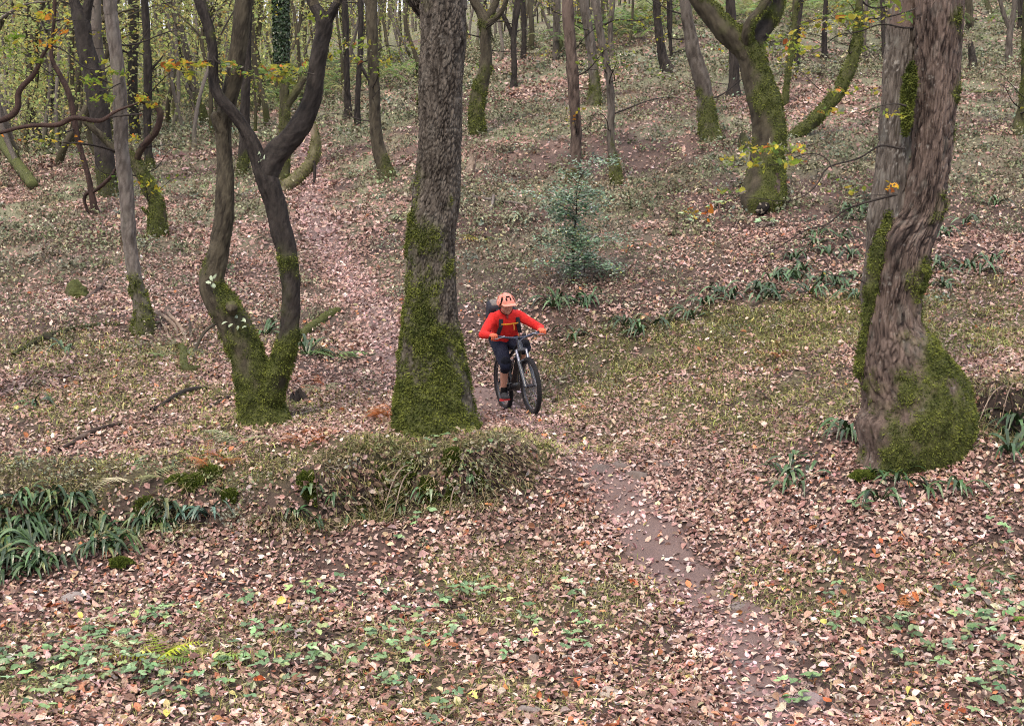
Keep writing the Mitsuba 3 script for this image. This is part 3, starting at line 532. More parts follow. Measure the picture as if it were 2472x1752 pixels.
TREES = [
    ('tree', 'pale grey slender trunk with a mossy foot, alone at left on the leaf-covered slope', [[(4, 965, 625, 150), (4, 955, 520, 125), (4, 940, 400, 104), (4, 900, 200, 95), (4, 872, 20, 93), (1, 865, 1560, 98), (1, 850, 1300, 96), (1, 818, 1000, 100), (1, 806, 750, 98), (1, 798, 520, 92), (1, 768, 280, 92), (1, 745, 100, 92), (1, 735, -60, 92)]], dict(bark='pale', moss=M(.35, .9), sides=36, step=.04, seed=41, fuzz_n=2500, lichen=.3, crown_n=1200)),
    ('tree', 'thick dark trunk behind the pale grey slender one, forking near the top edge', [[(1, 735, 1320, 150), (1, 715, 1180, 130), (1, 690, 950, 128), (1, 655, 700, 130), (1, 615, 480, 128), (1, 565, 270, 118), (1, 540, 130, 112), (1, 500, 20, 72), (1, 480, -60, 66)], [(1, 555, 190, 80), (1, 585, 60, 66), (1, 605, -60, 60)]], dict(bark='dark', moss=M(.3, .8, .5), seed=42)),
    ('tree', 'straight grey-brown trunk rising between the thick dark trunk and the pale slender one', [[(1, 690, 1130, 80), (1, 684, 700, 74), (1, 665, 400, 70), (1, 645, -60, 68)]], dict(bark='grey', seed=43, Y=37)),
    ('tree', 'dark upright trunk right of the pale grey slender one, first of a close pair', [[(1, 912, 935, 78), (1, 900, 800, 70), (1, 890, 500, 66), (1, 900, 250, 60), (1, 900, -60, 58)]], dict(bark='dark', seed=44)),
    ('tree', 'crooked dark trunk with a twig, second of the close pair right of the pale one', [[(1, 1003, 1130, 66), (1, 992, 950, 52), (1, 990, 700, 58), (1, 992, 480, 60), (1, 983, 250, 48), (1, 965, -60, 48)], [(1, 1000, 480, 22), (1, 1050, 430, 16), (1, 1095, 375, 10)]], dict(bark='dark', moss=M(.2, .5), seed=45)),
    ('tree', 'plain dark trunk half hidden behind the two-stemmed oak at left', [[(1, 1632, 1190, 84), (1, 1640, 950, 72), (1, 1645, 700, 66), (1, 1655, 500, 58), (1, 1660, 250, 54), (1, 1668, -60, 52)]], dict(bark='dark', moss=M(.3, .8, .7), seed=46)),
    ('ivy_clad_tree', 'trunk wrapped in dark ivy at the top, behind the two-stemmed oak', [[(1, 1905, 1215, 84), (1, 1912, 900, 74), (1, 1908, 600, 66), (1, 1895, 350, 74), (1, 1885, 100, 78), (1, 1880, -60, 78)], [(1, 1905, 850, 60), (1, 1915, 720, 62), (1, 1965, 650, 58), (1, 2010, 580, 48), (1, 2050, 520, 36)]], dict(bark='olive', moss=M(1.0, 5, .6), seed=47)),
    ('tree', 'spindly crooked reddish sapling at far left with a looped root', [[(1, 640, 1440, 60), (1, 618, 1320, 46), (1, 592, 1180, 38), (1, 545, 1020, 38), (1, 505, 850, 42), (1, 468, 650, 42), (1, 400, 500, 36), (1, 350, 400, 32), (1, 345, 300, 26), (1, 362, 150, 24), (1, 365, -60, 24)], [(1, 620, 1280, 30), (1, 580, 1300, 26), (1, 570, 1370, 24), (1, 600, 1430, 26)], [(1, 640, 1280, 22, -.1), (1, 690, 1240, 30, -.15), (1, 740, 1190, 24, -.2), (1, 780, 1120, 16, -.25)]], dict(bark='red', sides=14, seed=48, crown_n=500)),
    ('oak_tree', 'low bent mossy trunk with a hooked dead limb, right of the pale grey slender one', [[(1, 1050, 1590, 140), (1, 1060, 1470, 112), (1, 1040, 1360, 98), (1, 985, 1240, 92), (1, 930, 1130, 88), (1, 888, 1060, 72), (1, 860, 1020, 40)], [(1, 920, 1070, 44, -.05), (1, 965, 975, 50, -.1), (1, 1030, 905, 50, -.12), (1, 1066, 830, 46, -.15), (1, 1068, 740, 44, -.15), (1, 1030, 708, 34, -.15), (1, 940, 690, 14, -.2)], [(1, 890, 1065, 50), (1, 790, 1015, 52, -.1), (1, 690, 925, 50, -.2), (1, 610, 850, 44, -.3), (1, 540, 795, 34, -.35)], [(1, 1030, 1470, 26), (1, 985, 1430, 24), (1, 950, 1400, 14)]], dict(bark='olive', barks={1: 'red'}, moss=M(1.0, 2.5, .9), sides=26, step=.05, seed=49, fuzz_n=5000, fuzz_size=.03, top=False)),
    ('tree', 'pale upright trunk with mossy foot deep among the far left thicket', [[(1, 368, 1005, 72), (1, 372, 850, 62), (1, 350, 600, 56), (1, 318, 420, 50), (1, 300, -60, 44)]], dict(bark='grey', moss=M(.5, 1.4), seed=51, crown_n=500)),
    ('tree', 'leaning trunk with spread foot in the far left thicket', [[(1, 258, 945, 64), (1, 232, 820, 48), (1, 205, 600, 46), (1, 190, 300, 40), (1, 175, -60, 34)]], dict(bark='dark', seed=52, crown_n=500)),
    ('tree', 'grey leaning trunk with a pale mossy foot left of the two-stemmed oak', [[(1, 1385, 845, 66), (1, 1330, 690, 56), (1, 1290, 540, 52), (1, 1240, 300, 48), (1, 1170, 80, 44), (1, 1150, -60, 40)]], dict(bark='grey', moss=M(.5, 1.2), seed=53, crown_n=500)),
    ('tree', 'thin dark leaning trunk standing among pale ferns, left of the two-stemmed oak', [[(1, 1195, 735, 34), (1, 1165, 600, 40), (1, 1120, 400, 42), (1, 1060, 100, 38), (1, 1050, -60, 36)]], dict(bark='grey', seed=54, crown_n=500)),
    ('tree', 'thin straight dark trunk close behind the thin leaning one among the pale ferns', [[(1, 1322, 770, 30), (1, 1270, 620, 32), (1, 1215, 440, 34), (1, 1180, 200, 34), (1, 1160, -60, 30)]], dict(bark='dark', seed=55, crown_n=500)),
    ('tree', 'dark curved trunk leaning out from the bank left of the central oak', [[(2, 310, 1205, 120), (2, 275, 1090, 98), (2, 240, 950, 86), (2, 226, 780, 80), (2, 220, 580, 78), (2, 212, 380, 76), (2, 205, 150, 80), (2, 198, -60, 82)]], dict(bark='olive', moss=M(.25, .6, .6), sides=30, step=.05, seed=61)),
    ('tree', 'first of two slim dark trunks left of the curved bank trunk', [[(2, 45, 800, 62), (2, 40, 600, 42), (2, 30, 300, 40), (2, 15, -60, 40)]], dict(bark='dark', seed=62, crown_n=500)),
    ('tree', 'second of two slim dark trunks left of the curved bank trunk, with a side twig', [[(2, 108, 845, 50), (2, 110, 650, 38), (2, 125, 400, 38), (2, 130, 100, 34), (2, 125, -60, 32)], [(2, 185, 540, 20), (2, 140, 460, 24), (2, 118, 430, 22)]], dict(bark='dark', seed=63, crown_n=500)),
    ('oak_tree', 'mossy bent trunk forking in three, just right of the central oak', [[(2, 915, 910, 115), (2, 905, 780, 100), (2, 925, 620, 100), (2, 958, 500, 92), (2, 972, 380, 78), (2, 965, 240, 76), (2, 960, 130, 88), (2, 920, 60, 66), (2, 880, -20, 60), (2, 860, -90, 55)], [(2, 965, 150, 66), (2, 1010, 75, 52), (2, 1045, 0, 46), (2, 1060, -70, 42)], [(2, 985, 160, 50, -.1), (2, 1055, 105, 40, -.15), (2, 1095, 40, 34, -.2), (2, 1120, -60, 28, -.2)]], dict(bark='olive', moss=M(.9, 3.2, .9), sides=28, step=.06, seed=64, fuzz_n=4000, fuzz_size=.035)),
    ('tree', 'slim dark trunk with a pale split foot standing on the far leaf patch', [[(2, 1155, 590, 60), (2, 1160, 520, 42), (2, 1156, 350, 40), (2, 1165, 150, 42), (2, 1190, -60, 38)], [(2, 1150, 250, 26), (2, 1110, 150, 30), (2, 1075, 90, 26)]], dict(bark='dark', seed=65, crown_n=500)),
    ('tree', 'short dark stem right of the one on the far leaf patch', [[(2, 1225, 400, 44), (2, 1226, 280, 36), (2, 1222, 80, 34), (2, 1210, -60, 30)]], dict(bark='dark', seed=66, crown_n=500)),
    ('tree', 'grey trunk left of the brown trunk behind the leafy sapling', [[(2, 1440, 405, 52), (2, 1442, 250, 46), (2, 1447, 60, 50), (2, 1450, -60, 50)]], dict(bark='grey', seed=67, crown_n=500)),
    ('tree', 'brown vertical trunk rising straight behind the leafy sapling', [[(2, 1560, 1215, 96), (2, 1568, 1080, 84), (2, 1575, 900, 76), (2, 1565, 700, 78), (2, 1552, 480, 80), (2, 1535, 250, 78), (2, 1520, -60, 76)]], dict(bark='brown', barks={}, sides=30, step=.05, seed=68, moss=M(.1, .3, .4))),
    ('tree', 'grey trunk with a mossy skirt, right of the brown trunk behind the sapling', [[(2, 1700, 710, 92), (2, 1700, 600, 72), (2, 1690, 450, 66), (2, 1668, 260, 70), (2, 1640, 100, 66), (2, 1620, -60, 62)]], dict(bark='grey', moss=M(.6, 1.2), seed=69, lichen=.4)),
    ('tree', 'slender dark trunk with kinks standing right behind the leafy sapling', [[(2, 1850, 1250, 92), (2, 1830, 1100, 62), (2, 1808, 930, 54), (2, 1812, 750, 52), (2, 1800, 560, 52), (2, 1770, 390, 50), (2, 1730, 180, 56), (2, 1700, -60, 54)]], dict(bark='grey', moss=M(.4, 1.0), sides=24, seed=70)),
    ('tree', 'thin pale pole of a tree beside the bracken, upper centre right', [[(2, 1815, 385, 50), (2, 1805, 250, 36), (2, 1815, 80, 38), (2, 1820, -60, 36)]], dict(bark='grey', seed=71, crown_n=400)),
    ('tree', 'dark trunk bowed at its thick foot on the upper slope, right of centre', [[(2, 2200, 490, 110), (2, 2165, 410, 72), (2, 2140, 280, 58), (2, 2120, 120, 50), (2, 2112, -60, 48)]], dict(bark='dark', seed=72)),
    ('tree', 'very thin stem close beside the bowed dark trunk on the upper slope', [[(2, 2218, 425, 26), (2, 2205, 250, 24), (2, 2206, -60, 22)]], dict(bark='dark', seed=73, crown_n=300)),
    ('tree', 'grey curving trunk with mossy foot left of the forked oak on the right slope', [[(3, 185, 950, 165), (3, 170, 850, 124), (3, 155, 690, 112), (3, 118, 510, 108), (3, 70, 330, 100), (3, 35, 150, 80), (3, 5, -60, 72)]], dict(bark='grey', moss=M(.7, 1.3, .9), sides=32, step=.05, seed=74, fuzz_n=3000, fuzz_size=.03)),
    ('tree', 'dark trunk with spread foot hidden behind the forked oak', [[(3, 340, 650, 110), (3, 345, 560, 76), (3, 345, 420, 66), (3, 330, 200, 60), (3, 315, -60, 56)]], dict(bark='dark', seed=75)),
    ('tree', 'thin mossy leaning sapling immediately right of the forked oak', [[(3, 688, 710, 42), (3, 700, 560, 38), (3, 722, 400, 36), (3, 745, 230, 34), (3, 755, 80, 40), (3, 760, -60, 44)]], dict(bark='olive', moss=M(2, 4, .8), seed=76, crown_n=500)),
    ('tree', 'slim dark trunk just behind the thin mossy leaning sapling', [[(3, 768, 460, 48), (3, 768, 300, 38), (3, 782, 120, 34), (3, 800, -60, 30)]], dict(bark='dark', seed=77, crown_n=500)),
    ('tree', 'slim straight trunk on the leafy slope between forked oak and curved mossy trunk', [[(3, 953, 410, 54), (3, 950, 300, 38), (3, 955, 120, 32), (3, 962, -60, 30)]], dict(bark='dark', seed=78, crown_n=500)),
    ('oak_tree', 'curved mossy trunk sweeping up from the slope left of the double trunk', [[(3, 735, 925, 60), (3, 800, 880, 82), (3, 890, 800, 84), (3, 985, 700, 84), (3, 1060, 590, 82), (3, 1120, 460, 78), (3, 1160, 330, 68), (3, 1180, 180, 54), (3, 1188, 50, 46), (3, 1192, -60, 44)]], dict(bark='olive', moss=M(2.5, 5, .9, (-.3, -.4, .7)), sides=24, step=.06, seed=79, fuzz_n=3500, fuzz_size=.035, crown_n=500)),
    ('tree', 'thin stem behind the curved mossy trunk', [[(3, 1218, 410, 34), (3, 1220, 280, 28), (3, 1230, 100, 24), (3, 1240, -60, 22)]], dict(bark='grey', seed=80, crown_n=300)),
    ('tree', 'slim dark trunk just left of the double trunk', [[(3, 1350, 430, 36), (3, 1350, 280, 32), (3, 1345, 100, 30), (3, 1340, -60, 28)]], dict(bark='dark', seed=81, crown_n=300)),
    ('tree', 'grey trunk with dark foot at far upper right', [[(3, 2195, 425, 62), (3, 2190, 330, 48), (3, 2200, 200, 42), (3, 2225, 60, 36), (3, 2240, -60, 34)], [(3, 2195, 200, 30), (3, 2160, 110, 30), (3, 2135, 20, 28), (3, 2120, -60, 26)]], dict(bark='grey', seed=82, crown_n=500)),
    ('tree', 'dark short-looking trunk right of the double trunk near the top edge', [[(3, 1925, 210, 60), (3, 1925, 120, 48), (3, 1915, -60, 46)]], dict(bark='olive', seed=83, crown_n=400)),
    ('tree', 'mossy trunk foot cut by the right edge of the picture', [[(3, 2265, 905, 150), (3, 2290, 780, 100), (3, 2310, 600, 84), (3, 2320, 300, 80), (3, 2330, -60, 76)]], dict(bark='olive', moss=M(2, 4, .9), seed=84, fuzz_n=1500, fuzz_size=.03)),
    ('tree', 'slim trunk at the far upper right corner beside the edge', [[(3, 2262, 215, 40), (3, 2268, 120, 34), (3, 2275, -60, 30)]], dict(bark='dark', seed=85, crown_n=300)),
]
KEYS = {}
for nm, lab, st, kw in TREES:
    KEYS[lab] = tree(nm, lab, st, **{'rise': 5.0, 'crown_n': 350, 'fuzz_n': 1400 if kw.get('moss') else 0, 'fuzz_size': .03, 'twigs': 6, 'sides': 30, 'step': .055, 'crack': .009, 'cell': .05, **kw})
kt = lambda s: next(v for k, v in KEYS.items() if s in k)

# ivy leaves on the ivy-clad trunk
ki, Yi = kt('wrapped in dark ivy')
pt, rd = trace([(1, 1890, 420, 88), (1, 1886, 100, 96), (1, 1880, -80, 96)], Yi)
rng = np.random.default_rng(5)
p_, r_, u_ = resample(pt, rd, 0.02)
i_ = rng.integers(0, len(p_), 2600); a_ = rng.uniform(0, 6.28, 2600)
dd = np.stack([np.cos(a_), np.sin(a_), 0 * a_], 1)
v, f, c = leaves(p_[i_] + dd * (r_[i_] * rng.uniform(.8, 1.25, 2600))[:, None], dd + [0, 0, .5], 0.10, pick(rng, 2600, [(.025, .05, .02), (.04, .075, .03), (.018, .035, .016)], [2, 1, 2]), LEAF2, 9, .5)
tag(obj('ivy', (v, f), 'm_fern', ki, np.clip(c, .004, 1)), kind='stuff')

# broken stumps
def stump(label, rows, bark, seed, moss=None, jag=0.12):
    k = thing('tree_stump', label, 'tree stump')
    px, py = Q(*rows[0][:3]); Y0 = hit(px, py)[1] + .1
    pt, rd = trace(rows, Y0)
    pt = np.vstack([pt[0] - [0, 0, .3], pt]); rd = np.r_[rd[0] * 1.15, rd]
    tb = tube(pt, rd, 22, .035, seed, lump=.22, crack=.012, cell=.03, bark=bark, moss=moss, tip=True, lobes=.2)
    v = tb[0].copy(); n = len(v) - 1
    g = np.random.default_rng(seed).uniform(-1, 1, 22)
    v[n - 22:n, 2] += g * jag; v[n, 2] -= jag * 1.4
    obj('trunk', (v, tb[1]), 'm_bark', k, tb[2], False)
    return k
stump('dark pointed stump at the left foot of the forked oak', [(3, 415, 1000, 100), (3, 410, 950, 74), (3, 402, 900, 26)], 'dark', 4, M(.1, .5, .6), .05)
stump('broken snag on the slope right of the double trunk', [(3, 1945, 470, 66), (3, 1945, 400, 56), (3, 1935, 310, 40)], 'dark', 5, None, .2)
stump('grey weathered stump right of the central oak', [(2, 860, 1180, 60), (2, 872, 1120, 62), (2, 885, 1050, 50)], 'dead', 6, None, .15)
stump('dark rotten hollow stump close right of the two-stemmed oak', [(4, 2000, 1080, 120), (4, 2000, 1040, 110), (4, 1985, 1005, 80)], 'dark', 8, None, .05)
stump('low moss-covered stump on the open slope at far left', [(4, 520, 370, 150), (4, 520, 330, 140), (4, 540, 290, 90)], 'olive', 9, (2, 3, (0, 0, 1), 1.0), .03)
# standing splintered stick
k = thing('broken_stick', 'white splintered stick standing upright in the litter right of the pale slender trunk', 'stick')
h = hit(*Q(4, 1282, 635)); pt, rd = trace([(4, 1284, 640, 22), (4, 1276, 570, 20), (4, 1268, 510, 10)], h[1])
tb = tube(pt, rd, 7, .05, 2, bark='pale'); obj('stem', (tb[0], tb[1]), 'm_bark', k, tb[2], True)

# fallen logs and branches lying on the ground, traced along the ground itself
def log(label, rows, bark='dark', moss=None, seed=1, name='fallen_branch', lift=0.95, cat='fallen branch', side=()):
    k = thing(name, label, cat)
    for n, rr in enumerate((rows, *side)):
        pt, rd = [], []
        for r in rr:
            px, py = Q(*r[:3]); h = hit(px, py)
            rad = r[3] * .35966 * at(px, py, h[1])[1] / 2
            pt.append(h + [0, 0, rad * lift + (r[4] if len(r) > 4 else 0)]); rd.append(rad)
        tb = tube(pt, rd, 12, .05, seed + n, lump=.2, bark=bark, moss=moss, crack=.004, cell=.02)
        obj('stem' if n == 0 else 'side_branch', (tb[0], tb[1]), 'm_bark', k, tb[2], True)
        if moss and n == 0: fuzz(k, [tb], 500, .022, seed + 5)
    return k
log('long dark rotting branch lying left of the pale slender trunk', [(4, 90, 775, 30), (4, 200, 705, 34), (4, 310, 655, 40), (4, 470, 605, 32), (4, 640, 575, 30), (4, 805, 565, 22)], 'dark', (0.0, 0.2, (.4, 0, .9), .4), 2, side=([(4, 300, 660, 60), (4, 350, 670, 40)],))
log('dark fallen branch nearest the bank at left, sloping up to the right', [(4, 395, 1402, 24), (4, 480, 1370, 36), (4, 600, 1300, 40), (4, 720, 1255, 34), (4, 810, 1225, 22)], 'brown', None, 3)
log('dark branch half buried in litter left of the two-stemmed oak', [(4, 1010, 1140, 26), (4, 1100, 1100, 30), (4, 1200, 1040, 40), (4, 1290, 1010, 40), (4, 1385, 990, 22)], 'dark', None, 4)
log('short dark branch touching the left foot of the two-stemmed oak', [(4, 1395, 1130, 20), (4, 1460, 1095, 26), (4, 1545, 1045, 22)], 'dark', None, 5)
log('curved bare stick arching out of the litter left of the kinked mossy stem', [(4, 1300, 790, 20), (4, 1330, 735, 24, .1), (4, 1400, 700, 24, .25), (4, 1460, 680, 22, .3), (4, 1510, 640, 16, .3)], 'olive', None, 6)
log('thick mossy log lying right of the two-stemmed oak', [(4, 1990, 660, 44), (4, 2080, 590, 56), (4, 2170, 530, 60), (4, 2270, 470, 52)], 'olive', (1, 2, (0, 0, 1), .9), 7, 'fallen_log', .4, 'log')
log('pale twisted roots and sticks heaped right of the pale slender trunk', [(4, 1000, 480, 20), (4, 1080, 540, 26, .1), (4, 1140, 580, 26, .1), (4, 1190, 640, 16)], 'dead', None, 8, side=([(4, 1130, 530, 24, .1), (4, 1200, 590, 26, .05), (4, 1250, 690, 12)], [(4, 1080, 540, 20), (4, 1110, 590, 22), (4, 1130, 650, 14)]))
log('pale dead branch sprawling right of the central oak toward the sapling', [(2, 880, 1320, 34), (2, 930, 1345, 28), (2, 1020, 1365, 20, .05), (2, 1090, 1378, 17, .05), (2, 1130, 1390, 16, .08), (2, 1220, 1415, 15, .1), (2, 1260, 1450, 13, .05), (2, 1282, 1495, 8)], 'pale', None, 9, side=([(2, 1020, 1365, 24, .12), (2, 1010, 1420, 18, .1), (2, 990, 1460, 10)],))
log('dead stick lying in the leaves on the open slope at far left', [(4, 385, 210, 12), (4, 440, 160, 16), (4, 520, 110, 16), (4, 610, 50, 10)], 'dead', None, 10)
log('small mossy rotten log above the left leaf slope', [(4, 550, 410, 26), (4, 610, 370, 28), (4, 680, 310, 26), (4, 730, 240, 14)], 'brown', None, 11)
log('short broken mossy log between the bracken and the two-stemmed oak', [(4, 1190, 720, 40), (4, 1230, 790, 52), (4, 1290, 870, 56), (4, 1340, 850, 40)], 'olive', (1, 2, (0, 0, 1), .8), 12, 'fallen_log', .4, 'log')
log('thin bare branch lying at the right of the trail above the grass', [(6, 420, 100, 8), (6, 560, 40, 12), (6, 640, 20, 12), (6, 660, 90, 8)], 'dead', None, 13)
log('pale peeled stick in the foreground litter, left of centre', [(7, 945, 905, 12), (7, 975, 800, 16), (7, 1070, 730, 18), (7, 1180, 650, 14)], 'dead', None, 14)
log('straight grey stick on the lower right litter', [(9, 1110, 290, 14), (9, 1180, 230, 20), (9, 1205, 180, 12)], 'dead', None, 15)
log('second grey stick further right on the lower litter', [(9, 1510, 710, 14), (9, 1530, 650, 18), (9, 1570, 610, 12)], 'dead', None, 16)
log('bleached bit of stick among the foreground brambles at left', [(7, 660, 945, 14), (7, 720, 905, 20), (7, 790, 870, 12)], 'dead', None, 17)
log('thin arching bramble cane in the middle foreground', [(8, 310, 1010, 7), (8, 380, 930, 9, .1), (8, 520, 925, 9, .12), (8, 640, 900, 8, .1), (8, 740, 915, 6)], 'dark', None, 18)
log('mossy leaning limb at the left edge of the picture', [(1, -40, 960, 60, .5), (1, 40, 1080, 64, .35), (1, 110, 1170, 66, .2), (1, 180, 1230, 72, .05), (1, 225, 1275, 60)], 'olive', (2, 3, (.3, 0, .9), .9), 19)
# the curved mossy snag over the trail
k = thing('fallen_tree', 'curved mossy dead trunk, bent upright beside the far trail right of the two-stemmed oak', 'fallen tree')
h = hit(*Q(1, 1900, 1290)); pt, rd = trace([(1, 1880, 1330, 70), (1, 1920, 1260, 84), (1, 1995, 1195, 78), (1, 2060, 1130, 72), (1, 2105, 1060, 74), (1, 2118, 960, 62), (1, 2108, 880, 52), (1, 2085, 820, 36)], h[1] + .2)
tb = tube(pt, rd, 18, .06, 6, lump=.15, bark='dead', moss=(1.3, 2.6, (.3, -.2, .6), .75)); obj('trunk', (tb[0], tb[1]), 'm_bark', k, tb[2], True); fuzz(k, [tb], 1500, .03, 8)
pt, rd = trace([(1, 2105, 1080, 26), (1, 2112, 1160, 22), (1, 2108, 1225, 14)], h[1] + .1)
tb = tube(pt, rd, 8, .06, 6, bark='dark'); obj('limb', (tb[0], tb[1]), 'm_bark', k, tb[2], True)

# tree just outside the left edge whose bare limbs reach in
k_left = thing('tree', 'bare dark limbs reaching in from a tree beyond the left edge', 'tree')
Yl = 17.0
b0 = at(*Q(1, -330, 900), Yl)[0]; gz = float(ground(b0[0], Yl))
tb = tube([[b0[0] - .2, Yl, gz - .4], [b0[0] - .1, Yl, gz + 1.5], [b0[0], Yl, b0[2]], [b0[0] - .1, Yl, b0[2] + 3], [b0[0] + .2, Yl, b0[2] + 7]], [.26, .2, .18, .15, .08], 20, .1, 3, crack=.01, bark='dark', lobes=.2, moss=M(.6, 1.5))
obj('trunk', (tb[0], tb[1]), 'm_bark', k_left, tb[2], True)
for rows in ([(1, -330, 960, 50), (1, -150, 900, 34), (1, 0, 892, 25), (1, 90, 868, 26), (1, 200, 846, 28), (1, 330, 842, 32), (1, 410, 832, 36), (1, 470, 800, 34), (1, 580, 802, 34), (1, 700, 802, 28), (1, 745, 770, 22), (1, 810, 735, 18), (1, 930, 690, 12)],
             [(1, 700, 802, 18), (1, 780, 780, 16), (1, 880, 772, 14), (1, 950, 765, 10)],
             [(1, -330, 900, 60), (1, -120, 850, 44), (1, 0, 812, 36), (1, 80, 775, 44), (1, 122, 710, 44), (1, 122, 640, 40), (1, 160, 570, 38), (1, 220, 510, 34), (1, 258, 440, 30), (1, 300, 350, 22), (1, 345, 310, 14)],
             [(1, 345, 310, 12), (1, 430, 340, 10), (1, 500, 400, 9), (1, 590, 460, 9), (1, 690, 465, 8), (1, 740, 440, 6)]):
    pt, rd = trace(rows, Yl); tb = tube(pt, rd, 9, .05, 5, bark='red' if rows[0][1] < 0 else 'dark', lump=.15)
    obj('limb', (tb[0], tb[1]), 'm_bark', k_left, tb[2], True)

# leafy sprays hanging into the picture, every leaf its own piece
def branch_from(key, rows, Y, sprays, seed, pal='yellow', r=(.010, .003)):
    pt, _ = trace(rows, Y)
    b = twig(key, pt, r[0], r[1], seed=seed)
    for i, (bx, n, sz) in enumerate(sprays): spray(b, bx, Y, n, sz, pal, seed * 7 + i, .3)
L1 = [(1, 60, 60, 20), (1, 250, 90, 16), (1, 420, 160, 10)]
branch_from(k_left, [(1, -300, 60, 9), (1, 60, 90, 9), (1, 250, 130, 9), (1, 400, 210, 9)], Yl - .5, [((1, 100, 30, 170, 80), 3, .10), ((1, 250, 70, 360, 150), 9, .11), ((1, 330, 260, 400, 310), 5, .11)], 3, 'yellow')
branch_from(k_left, [(1, 300, 350, 9), (1, 380, 220, 9), (1, 470, 130, 9)], Yl - .3, [((1, 360, 190, 480, 230), 4, .10), ((1, 430, 80, 480, 200), 4, .10), ((1, 230, 270, 340, 340), 6, .08)], 4, 'rust')
branch_from(k_left, [(1, 250, 440, 9), (1, 220, 400, 9), (1, 100, 250, 9)], Yl - .2, [((1, 60, 230, 160, 290), 4, .12), ((1, 190, 380, 280, 430), 6, .10), ((1, 20, 170, 200, 420), 8, .09)], 5, 'green')
ka, Ya = kt('pale grey slender')
branch_from(ka, [(1, 810, 560, 9), (1, 740, 600, 9), (1, 690, 660, 9)], Ya - .6, [((1, 610, 640, 760, 710), 14, .12), ((1, 560, 520, 680, 570), 8, .12)], 6, 'green')
branch_from(ka, [(1, 805, 480, 9), (1, 850, 500, 9)], Ya - .5, [((1, 730, 470, 860, 510), 9, .12), ((1, 680, 400, 720, 430), 3, .12)], 7, 'green')
kb, Yb = kt('low bent mossy')
branch_from(kb, [(1, 1040, 712, 9), (1, 980, 680, 9), (1, 920, 650, 9)], Yb - .3, [((1, 910, 630, 1010, 690), 12, .15), ((1, 980, 690, 1080, 725), 6, .14)], 8, 'yellow')
branch_from(kb, [(1, 950, 990, 9), (1, 905, 940, 9)], Yb - .3, [((1, 860, 900, 930, 960), 7, .14)], 9, 'yellow')
branch_from(key_wish, [(1, 1435, 400, 12), (1, 1340, 420, 10), (1, 1220, 430, 8), (1, 1110, 440, 6)], Y_wish - .3, [((1, 1090, 400, 1250, 470), 16, .11), ((1, 1230, 410, 1430, 450), 12, .10), ((1, 1240, 460, 1300, 530), 7, .09)], 10, 'yellow')
branch_from(key_wish, [(1, 1432, 380, 8), (1, 1480, 430, 7), (1, 1560, 440, 6), (1, 1690, 470, 5)], Y_wish - .4, [((1, 1500, 410, 1620, 460), 12, .10), ((1, 1480, 470, 1690, 510), 8, .08)], 11, 'mixed')
branch_from(key_wish, [(1, 2110, 500, 8), (1, 2000, 480, 7), (1, 1880, 470, 6), (1, 1760, 490, 5)], Y_wish - .5, [((1, 1740, 440, 1900, 520), 22, .10), ((1, 1880, 430, 2050, 500), 22, .10), ((1, 1800, 500, 2000, 560), 14, .09)], 12, 'mixed')
branch_from(key_wish, [(1, 2210, 390, 20), (1, 2235, 370, 12), (1, 2250, 385, 10)], Y_wish - .2, [((1, 2195, 330, 2285, 400), 4, .10), ((1, 2080, 60, 2230, 170), 8, .11)], 13, 'green')
branch_from(kt('dark curved trunk leaning')[0], [(2, 205, 350, 9), (2, 120, 330, 9), (2, 20, 290, 9)], kt('dark curved trunk leaning')[1] - .4, [((2, 0, 250, 230, 340), 16, .13), ((2, 40, 370, 150, 430), 8, .13), ((2, 230, 390, 330, 460), 8, .14)], 14, 'mixed')
# twigs of the double trunk, reaching left across the slope
yt = Y_twin - .55
branch_from(key_twin, [(3, 1545, 185, 9), (3, 1420, 175, 9), (3, 1330, 165, 9), (3, 1180, 215, 9), (3, 1030, 245, 9), (3, 960, 300, 9), (3, 850, 335, 9)], yt, [((3, 800, 130, 1060, 250), 16, .085), ((3, 620, 280, 910, 400), 16, .085), ((3, 1060, 80, 1300, 220), 10, .085)], 21, 'mixed', (.011, .003))
branch_from(key_twin, [(3, 1560, 60, 9), (3, 1400, 110, 9), (3, 1200, 130, 9), (3, 900, 130, 9), (3, 700, 230, 9)], yt - .1, [((3, 880, 80, 1240, 150), 14, .085), ((3, 560, 200, 820, 340), 14, .08), ((3, 1370, 0, 1450, 70), 2, .16), ((3, 1460, 90, 1540, 160), 2, .13), ((3, 1180, 50, 1550, 130), 9, .08)], 22, 'mixed', (.009, .003))
branch_from(key_twin, [(3, 1500, 712, 9), (3, 1380, 700, 9), (3, 1250, 740, 9), (3, 1180, 770, 9)], yt, [((3, 960, 590, 1330, 640), 12, .08), ((3, 920, 720, 1080, 780), 7, .08), ((3, 1340, 740, 1500, 800), 6, .07)], 23, 'mixed', (.010, .003))
branch_from(key_twin, [(3, 1490, 995, 9), (3, 1400, 985, 9), (3, 1320, 980, 9), (3, 1240, 1030, 9), (3, 1130, 1080, 9), (3, 950, 1150, 9), (3, 920, 1210, 9), (3, 850, 1290, 9), (3, 740, 1345, 9), (3, 560, 1340, 9), (3, 420, 1330, 9)], yt, [((3, 850, 1180, 1050, 1300), 4, .07), ((3, 230, 1260, 420, 1300), 6, .08)], 24, 'mixed', (.014, .003))
branch_from(key_twin, [(3, 1000, 1130, 9), (3, 920, 1040, 9), (3, 830, 1035, 9), (3, 700, 1080, 9), (3, 560, 1110, 9)], yt - .1, [((3, 380, 960, 620, 1040), 18, .085), ((3, 580, 960, 820, 1040), 18, .085), ((3, 260, 1040, 560, 1140), 18, .085), ((3, 620, 1050, 820, 1120), 10, .085)], 25, 'mixed', (.007, .003))
